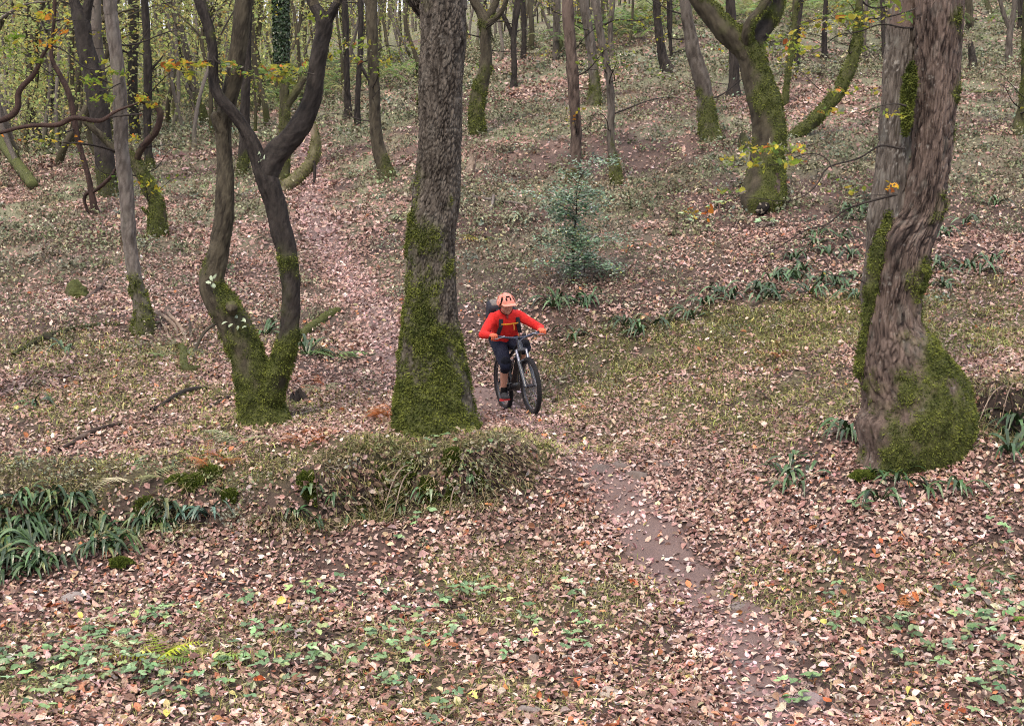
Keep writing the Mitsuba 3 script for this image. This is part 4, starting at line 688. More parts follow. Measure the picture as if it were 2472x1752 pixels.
branch_from(key_twin, [(3, 1440, 1305, 9), (3, 1300, 1340, 9), (3, 1150, 1385, 9), (3, 1060, 1430, 9), (3, 980, 1500, 9), (3, 870, 1530, 9), (3, 700, 1625, 9), (6, 480, 80, 9)], yt, [((3, 1370, 1210, 1450, 1290), 3, .09), ((3, 0, 1380, 200, 1480), 5, .09)], 26, 'rust', (.015, .004))
branch_from(key_twin, [(3, 1440, 1310, 9), (3, 1280, 1310, 9), (3, 1090, 1315, 9)], yt - .1, [((3, 1080, 1240, 1260, 1300), 4, .08)], 27, 'mixed', (.006, .002))
branch_from(key_twin, [(6, 1230, 280, 9), (6, 1150, 245, 9), (6, 1010, 225, 9), (6, 880, 160, 9)], yt, [((6, 880, 150, 1050, 230), 2, .06)], 28, 'mixed', (.009, .003))
# ------------------------------------------------------------------ leaf litter, grass, moss, undergrowth
TANS = [(.45, .31, .26), (.36, .235, .195), (.58, .46, .395), (.28, .170, .135), (.18, .102, .082), (.105, .060, .048), (.32, .115, .055), (.40, .33, .19), (.56, .50, .47), (.22, .115, .10)]
W_PINK = [5, 5, 4.5, 4.5, 4.5, 3, .6, .5, 1.6, 3]
W_TAN = [4, 4, 3, 5, 4.5, 3.5, .9, 2.2, 1.2, 2]
MAUVE = [(.54, .39, .37), (.42, .265, .25), (.28, .16, .155), (.64, .52, .49), (.16, .085, .083)]

def scatter(rho, y0, y1, cell_n, seed, margin=1.3):
    """Random points on the ground, rho(x, y) per square metre, over what the picture can see and a step to the side."""
    rng = np.random.default_rng(seed)
    x1 = 0.395 * y1 + margin
    n = int(cell_n * 2 * x1 * (y1 - y0))
    x, y = rng.uniform(-x1, x1, n), rng.uniform(y0, y1, n)
    ok = np.abs(x) < 0.395 * y + margin
    x, y = x[ok], y[ok]
    ok = rng.uniform(0, 1, len(x)) * cell_n < rho(x, y)
    return x[ok], y[ok], rng

def nz2(x, y, s, seed, o=2):
    return meshkit.fbm(np.stack([x * s, y * s, 0 * x], -1), o, seed)

def litter_colours(x, y, rng):
    n = len(x)
    pink = sstep(.42, .68, nz2(x, y, .35, 71) + .08 * sstep(-1, 3, x) * (1 - sstep(15, 19, y)) - .10 * sstep(16, 19, y))
    c = np.where((rng.uniform(0, 1, n) < pink)[:, None], pick(rng, n, TANS, W_PINK), pick(rng, n, TANS, W_TAN))
    c = np.where((rng.uniform(0, 1, n) < .7 * (1 - sstep(.18, .48, path_dist(x, y))))[:, None], pick(rng, n, MAUVE, [4, 4, 3, 2, 2]), c)
    c = lerp(c, (.30, .205, .168), .12 + .26 * sstep(12.5, 16, y))
    return c * (0.70 + 0.60 * nz2(x, y, 1.3, 72))[:, None]

def litter_rho(x, y):
    worn = .30 * (1 - sstep(.10, .34, path_dist(x, y))) * (np.asarray(y) < 16.5)
    bare = zones(x, y, BARE) * sstep(.36, .55, nz2(x, y, 2.2, 73) + .18)
    scr = scrub_amount(x, y)
    return (1 - .86 * np.clip(bare, 0, 1)) * (1 - .68 * np.clip(zones(x, y, GRASS), 0, 1)) * (1 - .6 * np.clip(zones(x, y, MOSSY), 0, 1)) * (1 - .8 * scr) * (1 - worn) * (1 - .25 * BANKFACE(np.stack([x, y], -1))) * (.50 + .75 * sstep(.32, .62, nz2(x, y, 1.5, 74, 3)))

SCRUB = [(1150, 480, (2., 1.5), .7), (1250, 600, (2.2, 1.6), .6), (1480, 520, (2.5, 2), .7), (1500, 640, (2., 1.2), .5), (1650, 620, (2., 1.2), .45), (1180, 380, (3, 3), .9), (1450, 350, (3, 3), .9), (1100, 230, (3, 5), .9), (400, 310, (4, 4), 1), (140, 500, (2, 2), .8), (130, 550, (1.4, 1.4), .9), (420, 440, (2, 2), .6),
         (170, 640, (.8, .8), .9), (30, 640, (.8, .8), .8), (700, 640, (1., 1.), .5), (1420, 250, (4, 4), .8), (2200, 250, (4, 4), .9), (2240, 430, (2.2, 2.2), .8), (1980, 330, (3, 3), .5), (1650, 200, (5, 5), .8), (760, 330, (1.4, 3), .6), (880, 560, (1., 3), .55), (1050, 620, (.8, 1.4), .5), (880, 420, (1.5, 2), .7), (760, 700, (.7, 1.0), .5), (60, 1060, (1.3, .5), 1), (250, 1065, (1.0, .45), .9), (150, 1120, (1.6, .4), .8), (400, 1130, (1.0, .4), .6), (640, 1080, (.5, .3), .6), (1150, 1060, (.4, .4), .6), (2250, 900, (.5, .5), .6)]
NOSCRUB = [(1250, 200, (2.5, 3), 1), (1880, 230, (3, 4), .8), (450, 640, (3, 2.5), .8), (1900, 620, (3, 2), .8), (1700, 560, (2, 1.5), .7), (100, 370, (3, 3), .7)]
def scrub_amount(x, y):
    a = sstep(.32, .46, nz2(x, y, .38, 81, 3) + .10 * sstep(24, 45, y) - .10 * (1 - sstep(19, 26, y)) + .05 * (x > -3))
    a = np.maximum(a * sstep(17, 24, y), zones(x, y, SCRUB) * sstep(.36, .52, nz2(x, y, 1.1, 82) + .06))
    a = np.maximum(a, .95 * BANKFACE(np.stack([x, y], -1)) * sstep(.30, .5, nz2(x, y, 1.9, 83)))
    a = a * (1 - zones(x, y, NOSCRUB)) * sstep(.35, 1.0, path_dist(x, y))
    return np.clip(a, 0, 1)

def litter(y0, y1, dens, size, tmpl, seed, tilt, layer):
    x, y, rng = scatter(lambda a, b: dens(b) * litter_rho(a, b), y0, y1, dens(y0) * 1.2, seed)
    n = slope(x, y)
    p = np.stack([x, y, ground(x, y)], 1) + n * rng.uniform(0.004, layer, (len(x), 1))
    return leaves(p, n, size * np.clip(rng.lognormal(-.12, .33, len(x)), .4, 2.0), litter_colours(x, y, rng), tmpl, seed, tilt, (.02, .30), .22), len(x)

mb = MB()
for y0, y1, dens, size, tm, tilt, layer in ((8.4, 11.0, 960, .060, LEAF8, .42, .035), (8.4, 12.0, 60, .095, OAK, .36, .045), (11, 14.5, 1000, .057, LEAF4, .42, .035), (14.5, 20, 950, .056, LEAF2, .46, .035), (20, 27, 560, .068, LEAF2, .50, .04), (27, 38, 250, .098, LEAF2, .5, .05), (38, 52, 80, .14, LEAF2, .45, .05), (52, 75, 34, .20, LEAF2, .45, .05)):
    (v, f, c), n_ = litter(y0, y1, lambda b, d=dens: d + 0 * np.asarray(b), size, tm, int(y0 * 10 + len(tm[0])), tilt, layer)
    mb.add(v, f, c)
# steep earth holds more leaves than its plan shows
def steep(x, y):
    return np.where((np.asarray(x) < 1.4) & (np.asarray(y) < 16.6) & (np.asarray(y) > 12.4), np.clip(1 / np.clip(slope(np.asarray(x), np.asarray(y))[..., 2], .22, 1) - 1.08, 0, 3), 0)
x, y, rng = scatter(lambda a, b: 620 * steep(a, b), 12.4, 16.6, 1860, 57)
n = slope(x, y)
mb.add(*leaves(np.stack([x, y, ground(x, y)], 1) + n * rng.uniform(.005, .05, (len(x), 1)), n, .06 * np.clip(rng.lognormal(-.1, .35, len(x)), .4, 2), litter_colours(x, y, rng) * .9, LEAF4, 58, .6, (.02, .3), .25))
# fresh bright flecks: pale undersides and yellow leaves lying on top
x, y, rng = scatter(lambda a, b: 14 * (b < 24) * (1 - .5 * zones(a, b, GRASS)), 8.4, 24, 14, 55)
n = slope(x, y)
mb.add(*leaves(np.stack([x, y, ground(x, y) + .035], 1), n, .075 * rng.uniform(.7, 1.3, len(x)), pick(rng, len(x), [(.56, .45, .38), (.50, .38, .33), (.54, .46, .28), (.38, .16, .07), (.46, .42, .17)], [5, 5, 1.2, 2.4, .7]), LEAF4, 56, .45, (.05, .3), .25))
tag(mb.build('ground__leaf_litter', 'm_litter'), kind='stuff')
# the fallen leaves that show largest, one by one
rng = np.random.default_rng(60)
cand_y = 9.35 + 3.4 * rng.uniform(0, 1, 900) ** 1.4
cand_x = rng.uniform(-1, 1, 900) * 0.385 * cand_y
keep = np.nonzero(zones(cand_x, cand_y, GRASS) < .7)[0][:300]
pal = pick(rng, 300, [(.50, .34, .27), (.60, .46, .38), (.42, .27, .20), (.34, .10, .035), (.42, .17, .06), (.62, .57, .14), (.33, .20, .14), (.52, .50, .44)], [5, 5, 4, 2.2, 1.6, .7, 3, 1.5])
for i, j in enumerate(keep):
    x, y = cand_x[j:j + 1], cand_y[j:j + 1]; n = slope(x, y)
    oak = rng.uniform() < .35
    v, f, c = leaves(np.stack([x, y, ground(x, y) + .045], 1), n, (.125 if oak else .10) * rng.uniform(.8, 1.2), pal[i][None], OAK if oak else LEAF8, 6000 + i, .38, (.05, .3), .3)
    obj('ground__fallen_leaf', (v, f), 'm_litter', None, np.clip(c, .004, .9))

def blades(x, y, rng, length, width, cols, lean=.5, droop=.5, down=0.0):
    """Grass: two-joint blades rising from the ground and bowing over, downhill where `down` says so."""
    m = len(x); n = slope(x, y)
    p = np.stack([x, y, ground(x, y) - .01], 1)
    d = norm(n + rng.normal(0, lean, (m, 3)) * [1, 1, .3] + down * np.stack([n[:, 0], n[:, 1], 0 * x], 1))
    L = (length * rng.uniform(.5, 1.4, m))[:, None]; w = (width * rng.uniform(.6, 1.3, m))[:, None]
    out = norm(d * [1, 1, 0] + 1e-3)
    s = norm(np.cross(out, [0, 0, 1.0])) * w
    a = p + d * L * .5; b = a + norm(d + droop * (out * .9 - [0, 0, .9])) * L * .5
    v = np.stack([p - s, p + s, a - s * .8, a + s * .8, b], 1).reshape(-1, 3)
    f = (np.array([(0, 1, 3), (0, 3, 2), (2, 3, 4)])[None] + (np.arange(m) * 5)[:, None, None]).reshape(-1, 3)
    return v, f, np.repeat(cols, 5, 0)

STRAW = [(.36, .38, .13), (.20, .21, .085), (.34, .31, .17), (.13, .15, .05), (.24, .20, .11)]
mb = MB()
x, y, rng = scatter(lambda a, b: 1900 * zones(a, b, GRASS) * sstep(.28, .55, nz2(a, b, 2.4, 91)) * (b < 16) + 1700 * zones(a, b, GRASS) * sstep(.28, .55, nz2(a, b, 1.6, 92)) * (b >= 16), 8.4, 23, 1900, 90)
mb.add(*blades(x, y, rng, .10 + .002 * (y - 10), .0042 + .0003 * (y - 10), pick(rng, len(x), STRAW, [4, 4, 2.5, 3, 2]), .7, .7))
# sparse blades everywhere through the leaves
x, y, rng = scatter(lambda a, b: 420 * sstep(.38, .60, nz2(a, b, .8, 95)) * (path_dist(a, b) > .5), 8.4, 22, 420, 94)
mb.add(*blades(x, y, rng, .10, .0035, pick(rng, len(x), STRAW, [3, 4, 2, 4, 2]), .8, .6))
# long bowed tussock hanging over the bank
BANK = [(640, 1090, (.9, .5), .9), (860, 1080, (.8, .45), 1), (1050, 1040, (.6, .5), 1), (980, 1120, (.8, .35), .8), (300, 1150, (1.4, .5), .8), (40, 1180, (1.0, .5), .9), (2240, 900, (.5, .7), .8), (470, 1110, (.8, .4), .7), (740, 1150, (.6, .3), .6), (1130, 1000, (.5, .3), .7)]
x, y, rng = scatter(lambda a, b: 1500 * np.maximum(zones(a, b, BANK), .9 * BANKFACE(np.stack([a, b], -1))) * sstep(.35, .55, nz2(a, b, 2.6, 97)), 12.6, 16.5, 1800, 96)
mb.add(*blades(x, y, rng, .23, .0052, pick(rng, len(x), [(.17, .15, .08), (.25, .22, .12), (.11, .12, .04), (.06, .07, .022), (.32, .29, .18)], [4, 3, 4, 3, 1.5]), .75, 1.0, 1.0))
tag(mb.build('grass', 'm_rough'), 'straw-green grass growing through the leaves on the bank and slopes', 'grass', kind='stuff')

# fallen twigs
for i in range(90):
    rng = np.random.default_rng(7000 + i)
    y = 9.2 + 11 * rng.uniform() ** 1.3; x = rng.uniform(-.4, .4) * y; a = rng.uniform(0, 3.14); L = rng.uniform(.12, .45)
    pt = []
    for q in np.linspace(-.5, .5, 4):
        b = np.array([x + math.cos(a) * q * L + rng.normal(0, .02), y + math.sin(a) * q * L + rng.normal(0, .02)])
        pt.append([*b, float(ground(*b)) + .04 + rng.uniform(0, .02)])
    tb = tube(pt, np.linspace(.007, .003, 4) * rng.uniform(.7, 1.5), 5, .05, i, lump=.1, bark=['dead', 'dark', 'red', 'pale'][i % 4])
    obj('ground__twig', (tb[0], tb[1]), 'm_bark', None, tb[2], True)

# bright moss cushions on the banks
mb = MB()
MOSSC = [(905, 1100, .16), (955, 1115, .13), (820, 1160, .10), (690, 1100, .12), (1010, 1035, .12), (470, 1065, .14), (430, 1090, .16), (515, 1120, .10), (270, 1270, .13), (395, 1080, .12), (1930, 1075, .13), (170, 650, .16), (860, 1115, .1), (1070, 1085, .08), (2150, 870, .1), (1010, 1130, .08), (325, 1160, .12)]
for i, (a, b, r) in enumerate(MOSSC):
    h = hit(*P(a, b)); rng = np.random.default_rng(300 + i); m = 2600
    g = rng.normal(0, .45, (m, 2)); g = g[np.hypot(*g.T) < .55 + .6 * nz2(g[:, 0] + i * 7, g[:, 1], 2.2, 40 + i)]; m = len(g)
    x, y = h[0] + g[:, 0] * r * 1.15, h[1] + g[:, 1] * r
    z = ground(x, y) + r * .5 * np.sqrt(np.clip(1 - (g ** 2).sum(1), 0, 1)) * (.6 + .8 * nz2(x, y, 14, i))
    up = norm(slope(x, y) + np.c_[g * .8, 0 * g[:, :1]] + rng.normal(0, .4, (m, 3)))
    s = norm(np.cross(up, rng.normal(0, 1, (m, 3)))); L = .026 * rng.uniform(.6, 1.4, (m, 1)); p = np.stack([x, y, z], 1)
    v = np.stack([p - s * L * .35, p + s * L * .35, p + up * L], 1).reshape(-1, 3)
    c = pick(rng, m, [(.085, .12, .018), (.13, .17, .03), (.05, .075, .012)], [3, 2, 3])
    mb.add(v, np.arange(3 * m).reshape(-1, 3), np.repeat(c, 3, 0))
tag(mb.build('moss', 'm_rough'), 'bright green moss cushions dotted over the earth banks', 'moss', kind='stuff')

# bilberry and bramble scrub on the hillside: low clumps of small leaves on wiry stems
mb = MB()
x, y, rng = scatter(lambda a, b: scrub_amount(a, b) * np.where(b < 17, 16.0, np.where(b < 30, 8.0, np.where(b < 45, 4.6, 2.8))), 12, 84, 16.0, 101, 2.0)
x2, y2, _ = scatter(lambda a, b: 26 * steep(a, b) * sstep(.3, .5, nz2(a, b, 1.7, 84)), 12.4, 16.6, 78, 103)
x, y = np.r_[x, x2], np.r_[y, y2]
nb = len(x); per = np.where(y < 24, 44, np.where(y < 40, 28, 18))
r = rng.uniform(.15, .42, nb) * np.where(y < 18, .7, 1) * np.where(y > 36, 1.35, 1)
k = np.repeat(np.arange(nb), per); m = len(k)
g = norm(rng.normal(0, 1, (m, 3)) * [1, 1, .8]) * rng.uniform(.35, 1, (m, 1))
g[:, 2] = np.abs(g[:, 2])
p = np.stack([x, y, ground(x, y)], 1)[k] + g * r[k][:, None] * [1.15, 1.15, 1.0]
tint = pick(rng, nb, [(.175, .190, .115), (.130, .150, .090), (.240, .240, .165), (.200, .185, .140), (.150, .185, .140)], [4, 4, 3, 2, 1.5])
v, f, c = leaves(p, norm(g + [0, 0, .8]), np.where(y < 24, .042, np.where(y < 40, .072, .11))[k] * rng.uniform(.7, 1.4, m), tint[k] * rng.lognormal(0, .25, (m, 1)), LEAF2, 102, .6)
mb.add(v, f, c)
st = k[::6]; m2 = len(st)
a = np.stack([x, y, ground(x, y)], 1)[st] + np.c_[rng.normal(0, .3, (m2, 2)) * r[st][:, None], np.zeros(m2)]
b = a + np.c_[rng.normal(0, .5, (m2, 2)), rng.uniform(.5, 1.1, m2)] * r[st][:, None]
s = norm(np.cross(b - a, rng.normal(0, 1, (m2, 3)))) * np.where(y[st] < 24, .004, .008)[:, None]
mb.add(np.stack([a - s, a + s, b], 1).reshape(-1, 3), np.arange(3 * m2).reshape(-1, 3), np.repeat(pick(rng, m2, [(.11, .08, .055), (.17, .12, .085), (.07, .055, .04)], [2, 1, 2]), 3, 0))
tag(mb.build('undergrowth', 'm_rough'), 'low grey-green bilberry scrub covering the hillside between the trees', 'undergrowth', kind='stuff')

# pale bracken drifts far up the slope
mb = MB()
FARB = [(520, 215, (5, 4), 1), (380, 235, (4, 4), .8), (1420, 60, (3.5, 4), 1), (1370, 100, (2.5, 2.5), 1), (1330, 20, (3, 3), .8), (760, 200, (2, 4), .9), (690, 240, (1.5, 3), .7), (880, 190, (1.5, 3), .8), (870, 60, (1, 2), .5), (1075, 75, (1.6, 3), .8), (1780, 40, (5, 4), .7), (2000, 60, (4, 4), .6), (1640, 60, (2.5, 2), .8), (640, 230, (3, 5), .8), (950, 130, (3, 4), .5), (1900, 10, (6, 3), .6), (600, 180, (4, 6), .9), (200, 215, (4, 6), .5)]
x, y, rng = scatter(lambda a, b: 5.0 * zones(a, b, FARB), 34, 78, 5.0, 111, 2)
nb = len(x); per = 34
k = np.repeat(np.arange(nb), per); m = len(k)
az = rng.uniform(0, 6.28, nb); L = rng.uniform(.5, .95, nb); u = np.tile(np.linspace(.1, 1, per // 2).repeat(2), nb); sd = np.tile([-1, 1], m // 2)
dx = np.stack([np.cos(az), np.sin(az), 0 * az], 1)[k]; sx = np.stack([-np.sin(az), np.cos(az), 0 * az], 1)[k]
p = np.stack([x, y, ground(x, y)], 1)[k] + dx * (u * L[k])[:, None] + np.array([0, 0, 1.0]) * ((.45 + .5 * np.sin(u * 2.2)) * L[k])[:, None]
w = (.34 * L[k] * (1 - .8 * u))[:, None]
v = np.stack([p - dx * .03, p + dx * .05, p + sx * sd[:, None] * w + dx * w * .3 - [0, 0, .03]], 1).reshape(-1, 3)
c = pick(rng, nb, [(.24, .33, .13), (.32, .38, .18), (.18, .28, .12), (.36, .34, .15), (.30, .20, .09)], [4, 3, 3, 1.5, .6])[k]
mb.add(v, np.arange(3 * m).reshape(-1, 3), np.repeat(c, 3, 0))
tag(mb.build('bracken_drift', 'm_leaf'), 'pale green bracken spreading in drifts beyond the far trunks', 'bracken', kind='stuff')
# ------------------------------------------------------------------ ferns, brambles, sapling, stones
def frond_strap(base, az, L, w, rise, rng, cols):
    """One leathery comb-toothed frond arching over: (vertices, triangles, colours)."""
    n = 15
    u = np.linspace(0, 1, n)
    d = np.array([math.cos(az), math.sin(az), 0]); s = np.array([-d[1], d[0], 0])
    c = base + d * (L * (u * .95))[:, None] + np.array([0, 0, 1.0]) * (L * rise * (np.sin(u * 2.6) * .62 - .30 * u ** 2))[:, None] + s * (rng.normal(0, .05) * L * u ** 2)[:, None]
    tw = norm(s + np.array([0, 0, rng.normal(0, .25)]))
    half = w * np.sin(np.clip(.10 + u * .92, 0, 1) * np.pi) ** .6 * np.where(np.arange(n) % 2, 1.0, .72)
    up = np.array([0, 0, .25]) * half[:, None]
    v = np.stack([c - tw * half[:, None] + up, c, c + tw * half[:, None] + up], 1).reshape(-1, 3)
    i = np.arange(n - 1)[:, None] * 3
    f = np.vstack([i + [0, 1, 4], i + [0, 4, 3], i + [1, 2, 5], i + [1, 5, 4]])
    col = np.repeat(np.asarray(cols)[None], n * 3, 0) * (1 + .25 * np.tile([0, -.5, 0], n)[:, None])
    return v, f, col

def frond_bracken(base, az, L, rise, rng, col, pairs=13, droop=.5):
    """One feathery frond: stalk and leaflets in pairs, each toothed."""
    d = np.array([math.cos(az), math.sin(az), 0]); s = np.array([-d[1], d[0], 0])
    u = np.linspace(0, 1, pairs + 2)
    c = base + d * (L * u)[:, None] + np.array([0, 0, 1.0]) * (L * (rise * u - droop * u ** 2))[:, None]
    V, Fc, k = [], [], 0
    def tri(*p):
        nonlocal k
        V.extend(p); Fc.append((k, k + 1, k + 2)); k += 3
    for i in range(len(u) - 1):
        tri(c[i] - s * .004, c[i] + s * .004, c[i + 1])
    for i in range(1, pairs + 1):
        W = L * .30 * (1 - u[i]) ** .8 * (.6 + .4 * min(1, u[i] * 6)) + .012
        for sg in (-1, 1):
            a = c[i]; e = s * sg * W + d * W * .35 + np.array([0, 0, -.12 * W + rng.normal(0, .06) * W])
            for q in range(4):
                b0, b1 = a + e * q / 4, a + e * (q + 1.15) / 4
                h = d * W * .17 * (1 - q / 4.6)
                tri(b0, b1, b0 + e * .06 + h); tri(b0, b1, b0 + e * .06 - h)
    v = np.array(V)
    return v, np.array(Fc), np.repeat(np.asarray(col)[None], len(v), 0) * rng.uniform(.85, 1.15, (len(v), 1))

def clump(name, label, cat, h, n, L, kind, seed, group=None, lean=None, pal=None):
    k = thing(name, label, cat, group)
    rng = np.random.default_rng(seed)
    nn = slope(h[0], h[1])
    a0 = math.atan2(nn[1], nn[0])
    for i in range(n):
        az = a0 + rng.normal(0, lean) if lean else rng.uniform(0, 6.28)
        base = h + np.r_[rng.normal(0, .03, 2), -.01]
        if kind == 'strap':
            c = pick(rng, 1, pal or [(.042, .088, .036), (.062, .122, .050), (.105, .175, .085), (.030, .062, .028)], [4, 3, 1.5, 2])[0]
            m = frond_strap(base, az, L * rng.uniform(.65, 1.2), .019 + .012 * L, rng.uniform(.35, .95), rng, c)
            obj('frond', m[:2], 'm_fern', k, np.clip(m[2], .004, .9))
        else:
            c = pick(rng, 1, pal or [(.22, .33, .14), (.30, .38, .18), (.18, .30, .13)], [3, 2, 2])[0]
            m = frond_bracken(base, az, L * rng.uniform(.7, 1.2), rng.uniform(.35, .8), rng, c, 11 if h[1] > 17 else 14)
            obj('frond', m[:2], 'm_leaf', k, np.clip(m[2], .004, .9))
    return k

def rows_of(name, cat, group, where, pts, kind, n, L, seed, lean=None, pal=None):
    """A group of alike plants; each label says which one, counted from the left."""
    hs = sorted(((hit(*p[:2]), p) for p in pts), key=lambda t: pix(t[0])[0])
    for i, (h, p) in enumerate(hs):
        big = p[2] if len(p) > 2 else 1
        clump(name, where.format(ordinal(i) if len(hs) > 1 else 'single'), cat, h, int(n * (.6 + .4 * big)), L * big, kind, seed + i, group, lean, pal)

HF = ('fern', 'fern')
rows_of(*HF, 'ferns on the slope left of the double trunk', '{} from the left of the dark ferns left of the double trunk', [Q(6, *p[:2]) + p[2:] for p in ((60, 520, 1.1), (150, 420), (260, 350), (330, 380), (480, 330, 1.1), (570, 340), (640, 370), (780, 260, 1.1), (860, 350, 1.2), (760, 120), (980, 90), (1120, 110), (1070, 330), (1150, 380), (900, 20), (600, 260), (700, 240), (1010, 290), (930, 270), (1180, 250), (820, 200), (540, 390))], 'strap', 13, .40, 1000)
rows_of(*HF, 'ferns on the upper slope behind the double trunk', '{} from the left of the ferns higher up beside the double trunk', [Q(3, *p) for p in ((1180, 1480), (1130, 1430), (900, 1590), (1190, 1420), (1060, 1600))], 'strap', 12, .42, 1050)
rows_of(*HF, 'ferns right of the double trunk', '{} from the left of the ferns right of the double trunk', [Q(6, *p) for p in ((1690, 150), (1760, 200), (1980, 210), (1900, 180), (1750, 300), (2060, 140))] + [Q(3, 1740, 1590), Q(3, 1890, 1500), Q(3, 2100, 1380)], 'strap', 12, .40, 1100)
clump(*HF[:1], 'large arching dark green fern against the left foot of the double trunk', 'fern', hit(*Q(6, 1110, 1290)), 17, .50, 'strap', 1201, lean=1.0)
rows_of(*HF, 'ferns below the double trunk', '{} from the left of the ferns just below the double trunk', [Q(6, *p) for p in ((700, 1560), (740, 1470), (830, 1590), (1280, 1560), (1440, 1600))] + [Q(9, 730, 30), Q(9, 1330, 110), Q(9, 1640, 50), Q(9, 1860, 30)], 'strap', 9, .34, 1210)
rows_of(*HF, 'ferns at the right edge', '{} from the left of the glossy ferns at the right edge', [Q(6, *p[:2]) + p[2:] for p in ((2200, 1420), (2270, 1330, 1.2), (2250, 1220))], 'strap', 13, .5, 1230)
rows_of(*HF, 'ferns under the sapling', '{} from the left of the dark ferns below the leafy sapling', [Q(5, *p[:2]) + p[2:] for p in ((1420, 440, 1.2), (1450, 400), (1620, 430, 1.1), (1670, 410), (1560, 650), (1990, 620), (1900, 560), (2100, 560))], 'strap', 13, .42, 1250)
rows_of(*HF, 'ferns hanging over the left bank', '{} from the left of the dark drooping ferns hanging over the left bank', [Q(7, *p[:2]) + p[2:] for p in ((20, 300, 1.3), (80, 380, 1.3), (150, 330, 1.4), (60, 520, 1.3), (130, 560, 1.2), (220, 420, 1.3), (250, 560, 1.1), (30, 620, 1.1), (180, 250, 1.2), (480, 140, 1.2), (540, 110), (560, 330), (690, 350), (800, 340, 1.1), (820, 420), (990, 260), (40, 170, 1.1), (270, 480, 1.2), (-60, 400, 1.3), (700, 440), (360, 230), (420, 330), (620, 250), (900, 340), (1080, 300), (330, 90), (160, 90), (600, 430), (380, 520), (1120, 180), (100, 470, 1.2), (200, 330, 1.1))], 'strap', 15, .35, 1300, 1.0, [(.040, .082, .034), (.060, .118, .048), (.090, .155, .070), (.11, .15, .05), (.028, .06, .026)])
clump('fern', 'left one of two blue-green ferns beneath the mossy cushion on the left bank', 'fern', hit(*Q(7, 1230, 200)), 11, .36, 'strap', 1350, 'two ferns beneath the moss cushion', 1.1, [(.10, .17, .13), (.06, .12, .09)])
clump('fern', 'right one of two blue-green ferns beneath the mossy cushion on the left bank', 'fern', hit(*Q(7, 1400, 200)), 11, .33, 'strap', 1351, 'two ferns beneath the moss cushion', 1.1, [(.10, .17, .13), (.06, .12, .09)])
clump('fern', 'dark spiky fern between the two stems of the wishbone oak', 'fern', hit(*Q(4, 1775, 625)), 12, .5, 'strap', 1352)
clump('fern', 'dark spreading fern right of the wishbone oak under the mossy log', 'fern', hit(*Q(4, 2075, 760)), 18, .6, 'strap', 1353)
clump('fern', 'small dark fern alone in the litter at far left', 'fern', hit(*Q(4, 235, 1090)), 9, .36, 'strap', 1354)
clump('fern', 'low grassy fern on the left slope below the long dark branch', 'fern', hit(*Q(4, 450, 740)), 10, .4, 'strap', 1355)
clump('fern', 'pale grey-green fern at the end of the dead branch near the sapling', 'fern', hit(*Q(2, 1230, 1500)), 11, .42, 'strap', 1356, None, None, [(.16, .22, .14), (.22, .28, .19)])

rows_of(*HF, 'ferns on the central mound', '{} from the left of the small ferns on the mound below the central oak', [P(*p) for p in ((655, 1150), (700, 1170), (745, 1120), (790, 1165), (690, 1095), (960, 1110), (1050, 1070), (900, 1140))], 'strap', 9, .26, 1380, 1.2)
BR = ('bracken', 'bracken')
PALE = [(.34, .40, .24), (.28, .36, .19), (.42, .44, .28)]
clump(*BR[:1], 'two-toned pale bracken frond on the left bank, broad and arching', 'bracken', hit(*Q(7, 850, -40)), 4, .62, 'bracken', 1400, pal=PALE)
clump(*BR[:1], 'creamy bracken fronds standing right of the broad one on the left bank', 'bracken', hit(*Q(7, 1010, -60)), 4, .5, 'bracken', 1401, pal=[(.42, .44, .26), (.36, .38, .22)])
clump(*BR[:1], 'pale fronds at the foot of the wishbone oak, toward the bank', 'bracken', hit(*Q(4, 1620, 1340)), 6, .55, 'bracken', 1402, pal=PALE)
clump(*BR[:1], 'fresh green bracken right of the wishbone oak', 'bracken', hit(*Q(4, 2250, 770)), 7, .62, 'bracken', 1403)
clump(*BR[:1], 'second lower bracken tuft right of the wishbone oak, beside the trail', 'bracken', hit(*Q(4, 2180, 1010)), 5, .5, 'bracken', 1404, pal=PALE)
clump(*BR[:1], 'pale yellow-green bracken left of the kinked mossy stem', 'bracken', hit(*Q(4, 1150, 770)), 6, .65, 'bracken', 1405, pal=PALE)
clump(*BR[:1], 'yellow bracken frond tuft in the left foreground', 'bracken', hit(*Q(7, 1090, 1190)), 5, .44, 'bracken', 1406, pal=[(.42, .46, .06), (.34, .42, .08)])
clump(*BR[:1], 'light green bracken tuft right of the yellow one in the foreground', 'bracken', hit(*Q(7, 1370, 1190)), 6, .42, 'bracken', 1407, pal=[(.26, .40, .10), (.40, .44, .12)])
clump(*BR[:1], 'bleached straw-coloured fern frond in the left foreground', 'bracken', hit(*Q(7, 880, 1140)), 3, .36, 'bracken', 1408, pal=[(.62, .54, .34)])
clump(*BR[:1], 'second bleached frond just below the first in the foreground', 'bracken', hit(*Q(7, 1000, 1230)), 3, .3, 'bracken', 1409, pal=[(.62, .54, .36)])
clump(*BR[:1], 'yellow bracken fronds right of the central oak below the dead branch', 'bracken', hit(*Q(2, 960, 1610)), 7, .6, 'bracken', 1410, pal=[(.42, .44, .10), (.46, .46, .22)])
clump(*BR[:1], 'bright green frond at the right edge of the foreground', 'bracken', hit(*Q(9, 2280, 900)), 4, .4, 'bracken', 1411, pal=[(.20, .38, .06)])
clump(*BR[:1], 'pale mixed bracken along the trail above the wishbone oak stems', 'bracken', hit(*Q(5, 100, 760)), 5, .5, 'bracken', 1412, pal=[(.18, .27, .13), (.26, .34, .18)])
